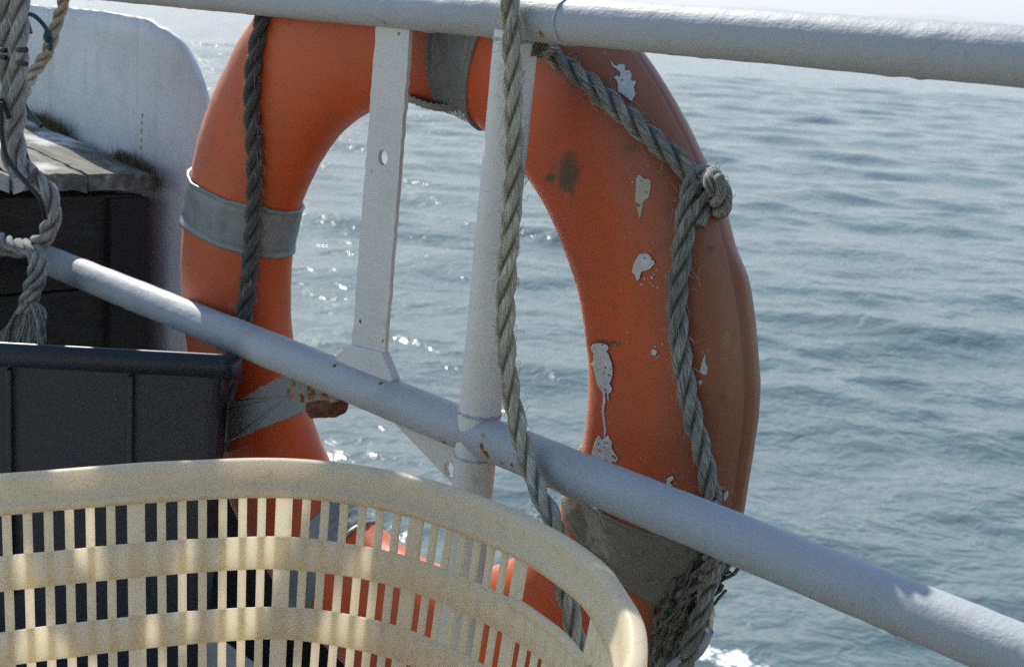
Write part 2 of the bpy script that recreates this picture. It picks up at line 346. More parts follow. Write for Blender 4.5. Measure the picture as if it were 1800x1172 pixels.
def rope_mesh(path, r, pitch=None, step=None, k=27, taper=0.0, seed=0, jitter=0.03):
    """Three-strand laid rope: the three-lobed section turns along the path (right-handed lay)."""
    rs_ = np.random.default_rng(seed)
    pitch = pitch or 8.2 * r
    P, u = resample(path, step or r * 0.33)
    T, N, B = frames(P)
    a = np.linspace(0, 2 * np.pi, k, endpoint=False)
    d, rr = 0.53 * r, 0.475 * r
    dl = (a + np.pi / 3) % (2 * np.pi / 3) - np.pi / 3
    sec = d * np.cos(dl) + np.sqrt(np.maximum(rr ** 2 - (d * np.sin(dl)) ** 2, 0))
    groove = np.clip(1 - (sec - sec.min()) / (sec.max() - sec.min()) * 1.7, 0, 1)
    V = []; U = []; G = []
    L = u[-1]
    wob = np.interp(u, np.linspace(0, L, max(4, int(L / (pitch * .7)))), 1 + jitter * rs_.standard_normal(max(4, int(L / (pitch * .7)))))
    for i in range(len(P)):
        s = wob[i]
        if taper: s *= 1 - taper * (u[i] / L)
        ph = a + 2 * np.pi * u[i] / pitch
        V.append(P[i] + s * sec[:, None] * (np.cos(ph)[:, None] * N[i] + np.sin(ph)[:, None] * B[i]))
        U.append(np.stack([(ph / (2 * np.pi)) % 1.0, np.full(k, u[i])], 1)); G.append(groove)
    V = np.concatenate(V); F = grid_faces(len(P), k, False, True)
    F += [tuple(range(k))[::-1], tuple(range((len(P) - 1) * k, len(P) * k))]
    return V, F, np.concatenate(U), np.concatenate(G)

def rope(name, path, r, mat, root, parent=None, **kw):
    V, F, U, G = rope_mesh(path, r, **kw)
    return mesh_obj(name, V, F, mat, root, True, {'groove': G}, U, parent)

def tube_mesh(path, r, k=8, step=None, radii=None):
    P, u = resample(path, step or max(r, 0.002))
    T, N, B = frames(P)
    a = np.linspace(0, 2 * np.pi, k, endpoint=False)
    V = []
    for i in range(len(P)):
        q = r * (radii(u[i] / u[-1]) if radii else 1)
        V.append(P[i] + q * (np.cos(a)[:, None] * N[i] + np.sin(a)[:, None] * B[i]))
    F = grid_faces(len(P), k, False, True) + [tuple(range(k))[::-1], tuple(range((len(P) - 1) * k, len(P) * k))]
    return np.concatenate(V), F

def join(parts):
    V = []; F = []; o = 0
    for v, f in parts:
        V.append(np.asarray(v, float)); F += [tuple(i + o for i in q) for q in f]; o += len(v)
    return np.concatenate(V), F

def box_mesh(c, ax, half):
    """Box with centre c, three axis vectors and half sizes."""
    c = np.array(c, float); ax = [np.array(a, float) for a in ax]
    V = [c + sx * half[0] * ax[0] + sy * half[1] * ax[1] + sz * half[2] * ax[2]
         for sx in (-1, 1) for sy in (-1, 1) for sz in (-1, 1)]
    return V, [(0, 1, 3, 2), (4, 6, 7, 5), (0, 4, 5, 1), (2, 3, 7, 6), (0, 2, 6, 4), (1, 5, 7, 3)]

def bevel(o, w, seg=2):
    mo = o.modifiers.new('bevel', 'BEVEL'); mo.width = w; mo.segments = seg; mo.limit_method = 'ANGLE'
    mo.angle_limit = R_(35)
    return o

def plate_with_holes(name, outline, holes, y0, th, mat, root, parent=None, hole_ry=1.0, bev=0.0012):
    """Flat plate in an x-z plane: outline [(x,z)], holes [(x,z,r)], real thickness in y."""
    O = [tuple(p) for p in outline]
    dense = []
    for a_, b_ in zip(O, O[1:] + O[:1]):
        k = max(1, int(math.hypot(b_[0] - a_[0], b_[1] - a_[1]) / .004)) if holes else 1
        dense += [(a_[0] + (b_[0] - a_[0]) * t / k, a_[1] + (b_[1] - a_[1]) * t / k) for t in range(k)]
    n = len(dense)
    V = [(x, y, z) for y in (y0 - th / 2, y0 + th / 2) for x, z in dense]
    F = [(i, (i + 1) % n, n + (i + 1) % n, n + i) for i in range(n)]
    if holes:
        hx, hz, hr = holes[0]
        inner = []
        for x, z in dense:
            a_ = math.atan2((z - hz), x - hx)
            inner.append((hx + hr * math.cos(a_), hz + hr * hole_ry * math.sin(a_)))
        V += [(x, y, z) for y in (y0 - th / 2, y0 + th / 2) for x, z in inner]
        for i in range(n):
            j = (i + 1) % n
            F += [(i, j, 2 * n + j, 2 * n + i), (n + i, n + j, 3 * n + j, 3 * n + i), (2 * n + i, 2 * n + j, 3 * n + j, 3 * n + i)]
    else:
        F += [tuple(range(n)), tuple(range(n, 2 * n))[::-1]]
    bm = bmesh.new()
    vs = [bm.verts.new(v_) for v_ in V]
    for f_ in F: bm.faces.new([vs[i] for i in f_])
    bmesh.ops.remove_doubles(bm, verts=bm.verts, dist=1e-6)
    bmesh.ops.recalc_face_normals(bm, faces=bm.faces)
    bm.verts.index_update()
    V = [tuple(v_.co) for v_ in bm.verts]; F = [[v_.index for v_ in f_.verts] for f_ in bm.faces]
    bm.free()
    o = mesh_obj(name, V, F, mat, root, False, parent=parent)
    if bev and not holes: bevel(o, bev)
    return o

rng = np.random.default_rng(7)
random.seed(7)
def vnoise(P, scale, seed=0, octaves=3):
    """Smooth sum-of-waves noise on points, about -1..1."""
    g = np.random.default_rng(seed); out = np.zeros(len(P)); amp = 1; tot = 0
    for o in range(octaves):
        for _ in range(6):
            d = g.standard_normal(3); d /= np.linalg.norm(d)
            out += amp * np.sin(P @ d * scale * (1 + .6 * g.random()) * 2 * np.pi + g.random() * 6.28) / 2.4
        tot += amp; amp *= .5; scale *= 2.1
    return out / tot

# ------------------------------------------------------------------ sea, hills
SEA = -1.4
def build_sea():
    cx, cy = 0.0, -0.95
    head = math.degrees(math.atan2(0.635, -0.742))
    ang = np.concatenate([np.linspace(-75, -23, 40, endpoint=False), np.linspace(-23, 23, 640, endpoint=False), np.linspace(23, 75, 41)])
    ang = np.radians(head - ang)
    rad = np.concatenate([np.geomspace(3.0, 60, 640, endpoint=False), np.geomspace(60, 9000, 120)])
    A, D = np.meshgrid(ang, rad, indexing='ij')
    X = cx + D * np.cos(A); Y = cy + D * np.sin(A); Z = np.zeros_like(X)
    g = np.random.default_rng(11)
    step = np.maximum(D * 0.0047, D * 0.00126)
    wind = math.radians(head - 12)
    gust = 0.75 + 0.35 * np.sin(X * .9 + Y * .5 + 1) * np.sin(X * .37 - Y * .6)
    for i in range(90):
        lam = 0.16 * (3.2 / 0.16) ** (i / 89)
        th = wind + g.normal(0, 0.55)
        k = 2 * np.pi / lam
        amp = 0.0034 * lam ** 0.85 * (1.08 if lam > .7 else 0.95 if lam > .35 else 0.6)
        ph = k * (X * np.cos(th) + Y * np.sin(th)) + g.random() * 6.283
        fade = np.clip((lam / step - 2.5) / 2.5, 0, 1)
        w = np.sin(ph + .35 * np.sin(ph))
        Z += amp * fade * w * (gust if lam < 1 else 1)
    V = np.stack([X, Y, Z + SEA], -1).reshape(-1, 3)
    F = grid_faces(len(ang), len(rad))
    t = NT('sea_water')
    v = t.coord()
    t.bsdf.inputs['IOR'].default_value = 1.33
    t.rough(0.10)
    b1 = t.noise(6, 3, 0.5, v, 0.4); b2 = t.noise(24, 2, 0.5, v, 0.2)
    t.bump(t.math('ADD', b1, t.math('MULTIPLY', b2, 0.14)), 0.75, 0.045)
    c = t.mix(t.noise(0.8, 3, 0.5, v), (0.082, 0.128, 0.134), (0.116, 0.164, 0.166))
    # broken foam of the wake close to the hull
    gpos = t.n('NewGeometry')
    tot = None
    for p, r in ((FOAM[0], .08), (FOAM[1], .08), (FOAM[2], .06)):
        d = t.n('VectorMath', operation='DISTANCE'); t.l(gpos.outputs['Position'], d.inputs[0]); d.inputs[1].default_value = p
        k = t.n('MapRange'); k.inputs['From Min'].default_value = r * 1.7; k.inputs['From Max'].default_value = 0
        t.l(d.outputs['Value'], k.inputs['Value'])
        tot = k.outputs['Result'] if tot is None else t.math('MAXIMUM', tot, k.outputs['Result'])
    fm = t.step(t.math('ADD', tot, t.math('MULTIPLY', t.math('SUBTRACT', t.noise(22, 5, 0.7, v), 0.5), 1.6)), 0.35, 0.62)
    fm = t.math('MULTIPLY', fm, t.step(tot, 0.0, 0.1))
    c = t.mix(fm, c, (0.8, 0.82, 0.82))
    t.base(c)
    rg = t.n('MapRange'); rg.inputs['From Min'].default_value = 0.4; rg.inputs['From Max'].default_value = 0.62; rg.inputs['To Min'].default_value = 0.12; rg.inputs['To Max'].default_value = 0.26
    t.l(t.noise(2.2, 3, 0.6, v), rg.inputs['Value'])
    t.rough(t.math('ADD', rg.outputs['Result'], t.math('MULTIPLY', fm, 0.65)))
    o = mesh_obj('sea', V, F, t.m)
    tag(o, 'grey green sea with small wind ripples and sun glitter', kind='structure')
    # a far ridge on the other shore
    t = NT('far_hills'); t.base(t.mix(t.noise(0.004, 4, 0.6, t.coord()), (0.10, 0.13, 0.13), (0.14, 0.16, 0.14))); t.rough(0.9)
    D0 = 5200.0
    aa = np.radians(head - np.linspace(2, 40, 160))
    deg = np.linspace(2, 40, 160)
    prof = 34 * np.exp(-((deg - 14.2) / 2.6) ** 2) + 26 * np.exp(-((deg - 8) / 2.2) ** 2) + 34 * np.exp(-((deg - 22) / 5) ** 2) + 3 * np.sin(deg * 3.1) + 2 * np.sin(deg * 7.7)
    V = []
    for a_, h in zip(aa, np.maximum(prof, 1)):
        for dd, hh in ((D0 - 500, -3), (D0 - 250, .35 * h), (D0, .8 * h), (D0 + 200, h), (D0 + 700, .5 * h), (D0 + 1200, -3)):
            V.append((cx + dd * math.cos(a_), cy + dd * math.sin(a_), SEA + hh))
    tag(mesh_obj('hills', V, grid_faces(160, 6), t.m), 'faint low ridge on the far shore', kind='structure')
build_sea()

# ------------------------------------------------------------------ deck
M_deck = mat_plain('deck_paint', (0.46, 0.42, 0.35), (0.34, 0.305, 0.25), 6, 0.7, 0.4, 150)
V, F = box_mesh((-1.8, -1.98, 0.06), ((1, 0, 0), (0, 1, 0), (0, 0, 1)), (3.2, 2.03, 0.07))
o = mesh_obj('deck', V, F, M_deck, None, False); tag(o, 'pale grey painted steel deck of the boat', kind='structure')
V, F = box_mesh((-1.8, -0.02, -0.85), ((1, 0, 0), (0, 1, 0), (0, 0, 1)), (3.2, 0.06, 0.838))
tag(mesh_obj('hull', V, F, mat_plain('hull_paint', (0.10, 0.18, 0.26), None, 6, 0.5, 0.2, 60), None, False), 'blue painted side of the boat below the deck', kind='structure')

# ------------------------------------------------------------------ bulwark plate at the left
WHITE = (0.37, 0.40, 0.415)
POST_LIT_CREAM = (0.66, 0.665, 0.625)  # creamier than the rails, and lightened to carry light bounced onto the post
M_bul = mat_paint('bulwark_paint', (0.62, 0.64, 0.645), [(-2.302, 0.2, 0.795, 0.006), (-2.303, 0.2, 0.783, 0.005), (-2.304, 0.2, 0.770, 0.007), (-2.305, 0.2, 0.755, 0.005), (-2.306, 0.2, 0.742, 0.006), (-2.19, 0.2, 0.905, 0.006)], 0.5, 0.25, 0.5, streaks=0.35)
bul = empty('bulwark', (-2.45, 0.2, 0.13), 'white painted steel bulwark plate with rounded top corner left of the life ring', 'bulwark')
def build_bulwark():
    P, u = resample(PLATE, 0.008)
    n = len(P); rows = 26
    g = np.random.default_rng(5)
    edge = np.interp(np.arange(n), np.linspace(0, n, 60), g.normal(0, .0009, 60))
    front = []; back = []
    for i, p in enumerate(P):
        bend = max(0.0, p[0] + 2.32)
        ex = 1.15 * bend ** 2; yo = 0.2 + ex; p = p - np.array([1.2 * ex, 0, 0])
        for j in range(rows):
            z = p[2] + edge[i] - (p[2] - 0.10) * (j / (rows - 1))
            front.append((p[0], yo, z)); back.append((p[0] - .2 * bend * .05, yo + 0.012, z))
    front = np.array(front); dent = vnoise(front * [1, 0, 1], 2.2, 4, 2) * .0030
    front[:, 1] += dent
    back = np.array(back); back[:, 1] += dent
    V = np.vstack([front, back]); N = n * rows
    F = grid_faces(n, rows) + [q[::-1] for q in grid_faces(n, rows, off=N)]
    for i in range(n - 1):
        F.append((i * rows, N + i * rows, N + (i + 1) * rows, (i + 1) * rows))
    for j in range(rows - 1):
        a = (n - 1) * rows + j
        F.append((a, N + a, N + a + 1, a + 1))
    o = fix_normals(mesh_obj('plate', V, F, M_bul, bul))
build_bulwark()
def build_moss():
    P, u = resample(MOSS, 0.002)
    g = np.random.default_rng(3); V = []; F = []
    for i in range(5200):
        s = g.random()
        # thick tuft at the left third and small tuft near the corner, thin line between
        dens = 1.0 if s < .36 else (.9 if .72 < s < .95 else .22)
        if g.random() > dens: continue
        p = P[int(s * (len(P) - 1))] + g.normal(0, 1, 3) * [.008, .003, .004]
        p[1] -= abs(g.normal(0, .006)); p[2] -= .012
        hgt = (0.030 if s < .36 else .022 if s > .72 else .008) * g.uniform(.4, 1.2)
        d = np.array([g.normal(0, .45), -abs(g.normal(0, .4)), 1.0]); d /= np.linalg.norm(d)
        w = .0010
        b = len(V); t1 = p + d * hgt * .55; t2 = p + d * hgt + g.normal(0, .004, 3)
        V += [p - [w, 0, 0], p + [w, 0, 0], t1 + [w * .8, 0, 0], t1 - [w * .8, 0, 0], t2]
        F += [(b, b + 1, b + 2, b + 3), (b + 3, b + 2, b + 4)]
    o = mesh_obj('moss', V, F, mat_plain('moss', (0.085, 0.065, 0.025), (0.16, 0.12, 0.045), 60, 0.95, 0.1), bul, False)
    o['kind'] = 'stuff'
build_moss()

coam = empty('coaming', (-2.08, 0.2225, -0.43), 'low black steel coaming along the deck edge behind the life ring', 'coaming')
V, F = box_mesh((-2.08, 0.2225, -0.05), ((1, 0, 0), (0, 1, 0), (0, 0, 1)), (.245, .006, .385))
bevel(mesh_obj('plate', V, F, mat_plain('black_paint', (0.022, 0.016, 0.016), None, 20, 0.6, 0.3), coam, False), .002)
V, F = box_mesh((-1.675, 0.2225, -0.14), ((1, 0, 0), (0, 1, 0), (0, 0, 1)), (.155, .006, .29))
bevel(mesh_obj('side_plate', V, F, mat_plain('black_side_paint', (0.03, 0.014, 0.015), None, 20, 0.6, 0.3), coam, False), .002)
V, F = box_mesh((-2.08, 0.2225, 0.343), ((1, 0, 0), (0, 1, 0), (0, 0, 1)), (.245, .016, .0078))
bevel(mesh_obj('capping', V, F, mat_plain('black_capping', (0.03, 0.02, 0.02), None, 20, 0.6, 0.3), coam, False), .003)
V, F = box_mesh((0.95, -2.15, 1.41), ((1, 0, 0), (0, 1, 0), (0, 0, 1)), (1.0, 0.98, 1.28))  # unseen box added behind the camera to keep sky light off the right-hand rails
tag(mesh_obj('sky_blocker', V, F, mat_plain('sky_blocker_paint', (0.07, 0.09, 0.11), None, 4, 0.5, 0.2, 40), None, False), 'dark blue box added behind the viewer to shade the rails', kind='structure')

# ------------------------------------------------------------------ weathered wooden locker
M_wood = NT('weathered_wood')
v = M_wood.coord((6, 60, 60)); n1 = M_wood.noise(1.0, 6, 0.65, v); n2 = M_wood.noise(7, 4, 0.6, M_wood.coord())
c = M_wood.ramp(n1, [(0.25, (0.028, 0.024, 0.018)), (0.5, (0.11, 0.108, 0.095)), (0.75, (0.26, 0.255, 0.225))])
c = M_wood.mix(M_wood.step(n2, 0.47, 0.58), c, (0.50, 0.51, 0.49))        # remains of white paint
c = M_wood.mix(M_wood.math('MULTIPLY', M_wood.step(M_wood.noise(13, 5, 0.7, M_wood.coord()), 0.54, 0.66), 0.6), c, (0.085, 0.055, 0.032))
M_wood.base(c); M_wood.rough(0.85); M_wood.bump(n1, 0.9, 0.004)
M_wood = M_wood.m
M_board = NT('locker_board')
v = M_board.coord((1, 3, 14)); n1 = M_board.noise(9, 6, 0.7, v); n2 = M_board.noise(5, 5, 0.65, M_board.coord())
c = M_board.ramp(n1, [(0.3, (0.012, 0.010, 0.009)), (0.55, (0.030, 0.026, 0.021)), (0.78, (0.055, 0.048, 0.038))])
c = M_board.mix(M_board.step(n2, 0.52, 0.68), c, (0.045, 0.018, 0.010))
M_board.base(c); M_board.rough(0.9); M_board.bump(n1, 0.8, 0.003); M_board = M_board.m
M_post = mat_plain('locker_post', (0.02, 0.012, 0.010), (0.012, 0.008, 0.007), 9, 0.85, 0.5, 90, (5, 5, 1))
lock = empty('wooden_locker', (-2.6, -0.05, 0.13), 'weathered wooden locker with grey plank lid against the bulwark', 'locker')
def build_locker():
    xe = -2.226
    lid = None
    for i, (ya, yb) in enumerate(((0.185, 0.075), (0.071, -0.045), (-0.049, -0.17), (-0.174, -0.31))):
        g = np.random.default_rng(20 + i)
        nx, ny = 70, 10
        xs = np.linspace(xe + g.uniform(-.004, .006), -3.1, nx); ys = np.linspace(ya, yb, ny)
        top = []; bot = []
        for a, x in enumerate(xs):
            for b, y in enumerate(ys):
                e = (0.0018 * math.sin(b * 2.1 + i) if a else 0)
                z = 0.709 + 0.085 * (xe - x) + (0.2 - y) * 0.03
                top.append([x + (g.normal(0, .002) if a == 0 else 0), y + (g.normal(0, .0012) if b in (0, ny - 1) else 0), z])
        top = np.array(top); top[:, 2] += vnoise(top * [1, 6, 1], 4, 30 + i, 2) * .0022 - .003 * (np.abs(top[:, 1] - (ya + yb) / 2) > abs(ya - yb) * .46)
        bot = top - [0, 0, .026]
        V = np.vstack([top, bot]); N = nx * ny
        F = grid_faces(nx, ny) + [q[::-1] for q in grid_faces(nx, ny, off=N)]
        for a in range(nx - 1):
            F += [(a * ny, (a + 1) * ny, N + (a + 1) * ny, N + a * ny), (a * ny + ny - 1, N + a * ny + ny - 1, N + (a + 1) * ny + ny - 1, (a + 1) * ny + ny - 1)]
        for b in range(ny - 1):
            F += [(b, N + b, N + b + 1, b + 1), ((nx - 1) * ny + b, (nx - 1) * ny + b + 1, N + (nx - 1) * ny + b + 1, N + (nx - 1) * ny + b)]
        o = fix_normals(mesh_obj('plank', V, F, M_wood, lock, False))
    for i, (za, zb) in enumerate(((0.676, 0.53), (0.526, 0.39), (0.386, 0.26), (0.256, 0.13))):
        V, F = box_mesh((xe - .022, -0.07, (za + zb) / 2), ((1, 0, 0), (0, 1, 0), (0, 0, 1)), (.008, .24, (za - zb) / 2))
        bevel(mesh_obj('end_board', V, F, M_board, lock, False), .002)
        V, F = box_mesh((-2.68, -0.302, (za + zb) / 2), ((1, 0, 0), (0, 1, 0), (0, 0, 1)), (.42, .008, (za - zb) / 2))
        bevel(mesh_obj('side_board', V, F, M_board, lock, False), .002)
    V, F = box_mesh((-2.7, -0.06, 0.40), ((1, 0, 0), (0, 1, 0), (0, 0, 1)), (.436, .225, .268))
    mesh_obj('carcass', V, F, M_board, lock, False)
    V, F = box_mesh((xe - .018, 0.143, 0.4), ((1, 0, 0), (0, 1, 0), (0, 0, 1)), (.02, .033, .272))
    bevel(mesh_obj('corner_post', V, F, M_post, lock, False), .003)
build_locker()

# ------------------------------------------------------------------ railing
rail = empty('boat_railing', (-1.13, 0.0, 0.13), 'white painted steel pipe railing with post and flat bar along the deck edge', 'railing')
M_rail = mat_paint('railing_paint', WHITE, RUST[:8] + RUST[17:21] + RUST[23:] + [(-1.40, -.012, .603, .005), (-1.31, -.012, .604, .005), (-1.30, -.01, .566, .006), (-1.19, -.015, .57, .007), (-1.33, -.012, .985, .005), (-1.08, -.018, .986, .007)], 0.62, 0.5, 0.4, 0.6)
M_flat = mat_paint('flat_bar_paint', (0.58, 0.585, 0.55), [(x, y, z, r_ * .55) for x, y, z, r_ in RUST[13:17] + RUST[21:23]], 0.42, 0.7, 0.3)
M_brace = mat_paint('brace_paint', (0.20, 0.215, 0.21), RUST[8:13], 0.55, 0.6, 0.7)
M_rust = mat_plain('rusty_steel', (0.16, 0.07, 0.035), (0.05, 0.02, 0.014), 120, 0.95, 1.0, 400)

M_post_lit = mat_paint('post_paint_lit', POST_LIT_CREAM, RUST[:8] + RUST[17:21], 0.6, 0.5, 0.4, 0.4)
def pipe(name, p0, p1, r, seed, wob=0.00035, mat=None):
    p0 = np.array(p0); p1 = np.array(p1); L = np.linalg.norm(p1 - p0); n = int(L / .003); k = 56
    T = (p1 - p0) / L
    a0 = np.array([0, -1.0, 0]); N = a0 - T * (a0 @ T); N /= np.linalg.norm(N); B = np.cross(T, N)
    a = np.linspace(0, 2 * np.pi, k, endpoint=False)
    U = np.linspace(0, L, n)
    C = p0 + U[:, None] * T
    ring = np.cos(a)[:, None] * N + np.sin(a)[:, None] * B
    V = (C[:, None] + r * ring[None]).reshape(-1, 3)
    d = vnoise(V, 9, seed, 3) * wob + vnoise(V * [.4, 1, 1], 45, seed + 1, 2) * wob * .45
    # runs and drips of old paint on the underside
    nrm = np.tile(ring, (n, 1))
    under = np.clip(-nrm[:, 2], 0, 1) ** 6
    g = np.random.default_rng(seed + 9)
    drip = sum(np.exp(-((np.repeat(U, k) - u0) / g.uniform(.003, .008)) ** 2) * g.uniform(.2, 1) for u0 in g.uniform(0, L, int(L * 9)))
    d = d + under * np.minimum(drip, 1.3) * .0016 * (abs(T[2]) < .5)
    V = V + d[:, None] * nrm
    F = grid_faces(n, k, False, True) + [tuple(range(k)), tuple(range((n - 1) * k, n * k))[::-1]]
    return fix_normals(mesh_obj(name, V, F, mat or M_rail, rail))

HL = 0.5852
pipe('top_rail', (-3.2, 0, 1.0), (0.15, 0, 1.0), 0.021, 1)
pipe('lower_rail', (-2.232, 0, HL), (0.15, 0, HL), 0.0219, 2)
lean = math.tan(0.0549)
pipe('post', (-1.1333 - (1.0 - .13) * lean, 0, 0.13), (-1.1333 - .012 * lean, 0, 0.988), 0.0213, 3, mat=M_post_lit)
# weld collar where the post crosses the rails
def weld(name, c, ax, r, tube, seed, a0=0, a1=2 * math.pi):
    ax = np.array(ax, float); ax /= np.linalg.norm(ax)
    N = np.cross(ax, [0, 1, 0]); N /= np.linalg.norm(N); B = np.cross(ax, N)
    path = [np.array(c) + r * (math.cos(t) * N + math.sin(t) * B) for t in np.linspace(a0, a1, 30)]
    g = np.random.default_rng(seed); ph = g.random(8) * 6.28
    V, F = tube_mesh(path, tube, 8, .0016, lambda u: 1 + .35 * math.sin(u * 60 + ph[0]) + .2 * math.sin(u * 133 + ph[1]))
    return mesh_obj(name, V, F, M_rail, rail)
weld('weld_bead', (-1.1333 - (1 - .610) * lean, 0, .6085), (lean, 0, 1), .0211, .0015, 1)
weld('weld_bead', (-1.1333 - (1 - .562) * lean, 0, .5625), (lean, 0, 1), .0209, .0013, 2)
weld('weld_bead', (-1.1333 - (1 - .977) * lean, 0, .979), (lean, 0, 1), .0211, .0015, 3)
weld('weld_bead', (-1.058, 0, 1.0), (1, 0, 0), .0212, .0011, 4)

def zx(L): return [(p[0], p[2]) for p in L]
bt, bb = zx(BAR_TOP), zx(BAR_BOT)
wav = np.random.default_rng(4)
left = [(bt[0][0] + (bb[0][0] - bt[0][0]) * t + wav.normal(0, .0006), bt[0][1] + (bb[0][1] - bt[0][1]) * t) for t in np.linspace(0, 1, 40)]
right = [(bt[1][0] + (bb[1][0] - bt[1][0]) * t + wav.normal(0, .0006), bt[1][1] + (bb[1][1] - bt[1][1]) * t) for t in np.linspace(1, 0, 40)]
plate_with_holes('flat_bar', left + right, [(BAR_HOLE[0][0], BAR_HOLE[0][2], .0086)], 0.0, 0.0045, M_flat, rail, hole_ry=0.95, bev=.0008)
f = zx(BAR_FOOT)
foot = plate_with_holes('bar_foot', [(f[0][0], f[0][1] + .002), (f[1][0], f[1][1] + .002), f[2], (f[2][0] - .004, .592), (f[5][0] + .003, .592), f[5]], [], 0.0, 0.0115, M_flat, rail, bev=.002)
g_ = zx(GUSSET)
plate_with_holes('gusset_plate', [g_[0], g_[1], g_[2], (-1.172, .568), (-1.30, .568)], [(GUSSET_HOLE[0][0] + .003, GUSSET_HOLE[0][2] + .003, .0082)], 0.002, 0.006, M_flat, rail)
b_ = zx(BRACE)
jag = []
for i in range(len(b_)):
    p, q = np.array(b_[i]), np.array(b_[(i + 1) % len(b_)])
    k = max(1, int(np.linalg.norm(q - p) / .006))
    for t in range(k):
        jag.append(tuple(p + (q - p) * t / k + (wav.normal(0, .0008, 2))))
br = plate_with_holes('brace', jag, [(BRACE_HOLE[0][0] + .002, BRACE_HOLE[0][2] + .001, .0075)], 0.004, 0.006, M_brace, rail)
def build_stub():
    path = [STUB[0], STUB[1], STUB[2]]
    V, F = tube_mesh(path, .0135, 14, .002, lambda u: 1.0 - .25 * max(0, u - .8) * 5 * .6)
    V = V + vnoise(V, 60, 3, 3)[:, None] * np.array([.0012, .001, .0022])
    mesh_obj('rusty_stub', V, F, M_rust, rail, False)
build_stub()

# ------------------------------------------------------------------ life ring
RC = np.array([-1.39518, 0.10346, 0.62297]); RR, RA, RB, RN = 0.36924, 0.09522, 0.05317, 2.125
TX, TZ = 0.04098, 0.09714
def ring_point(th, ph, off=0.0):
    th = np.asarray(th, float); ph = np.asarray(ph, float)
    ca, sa = np.cos(ph), np.sin(ph)
    rr = (abs(ca) ** RN + abs(sa) ** RN) ** (-1 / RN)
    rad = RR + (RA + off) * ca * rr; y = (RB + off) * sa * rr
    x = rad * np.cos(th); z = rad * np.sin(th)
    x, y = x * np.cos(TZ) - y * np.sin(TZ), x * np.sin(TZ) + y * np.cos(TZ)
    y, z = y * np.cos(TX) - z * np.sin(TX), y * np.sin(TX) + z * np.cos(TX)
    return np.stack([x, y, z], -1) + RC
ringo = empty('life_ring', tuple(RC + np.array([0, 0, -.46])), 'worn orange life ring with grey reflective bands hanging outside the railing', 'life ring')

def mat_orange():
    t = NT('faded_orange')
    v = t.coord()
    n1 = t.noise(6, 5, 0.6, v); n2 = t.noise(70, 5, 0.65, v); n3 = t.noise(260, 3, 0.6, v)
    c = t.mix(t.step(n1, 0.35, 0.7), (0.56, 0.078, 0.005), (0.46, 0.072, 0.007))
    fade = t.attr('fade')
    c = t.mix(t.math('MULTIPLY', fade, 0.9), c, (0.24, 0.095, 0.045))        # sun-bleached outer edge
    c = t.mix(t.math('MULTIPLY', t.step(n2, 0.58, 0.72), 0.3), c, (0.26, 0.07, 0.025))
    c = t.mix(t.math('MULTIPLY', t.step(n3, 0.66, 0.72), 0.45), c, (0.2, 0.1, 0.05))
    st = t.attr('stain')
    f = t.step(t.math('ADD', st, t.math('MULTIPLY', t.math('SUBTRACT', t.noise(95, 6, 0.75, v), 0.5), 1.7)), 0.22, 0.85)
    c = t.mix(t.math('MULTIPLY', f, t.step(st, 0.02, 0.2)), c, (0.105, 0.060, 0.026))
    c = t.mix(t.math('MULTIPLY', t.attr('seam'), 0.7), c, (0.16, 0.06, 0.03))
    runs = t.noise(1.0, 4, 0.6, t.coord((34, 34, 4)))
    c = t.mix(t.math('MULTIPLY', t.step(runs, 0.55, 0.75), 0.32), c, (0.20, 0.065, 0.028))
    chalk = t.noise(26, 6, 0.75, v, 0.6)
    c = t.mix(t.math('MULTIPLY', t.step(chalk, 0.56, 0.72), t.math('ADD', 0.12, t.math('MULTIPLY', fade, 0.35))), c, (0.40, 0.22, 0.13))
    scuff = t.noise(1.0, 5, 0.7, t.coord((60, 60, 240)))
    c = t.mix(t.math('MULTIPLY', t.step(scuff, 0.67, 0.72), 0.4), c, (0.42, 0.25, 0.17))
    t.base(c)
    t.rough(0.5)
    t.bsdf.inputs['Sheen Weight'].default_value = 0.14
    t.bsdf.inputs['Sheen Roughness'].default_value = 0.45
    t.bump(t.math('ADD', t.noise(330, 3, 0.6, v), t.math('MULTIPLY', n2, 1.2)), 0.22, 0.0008)
    return t.m
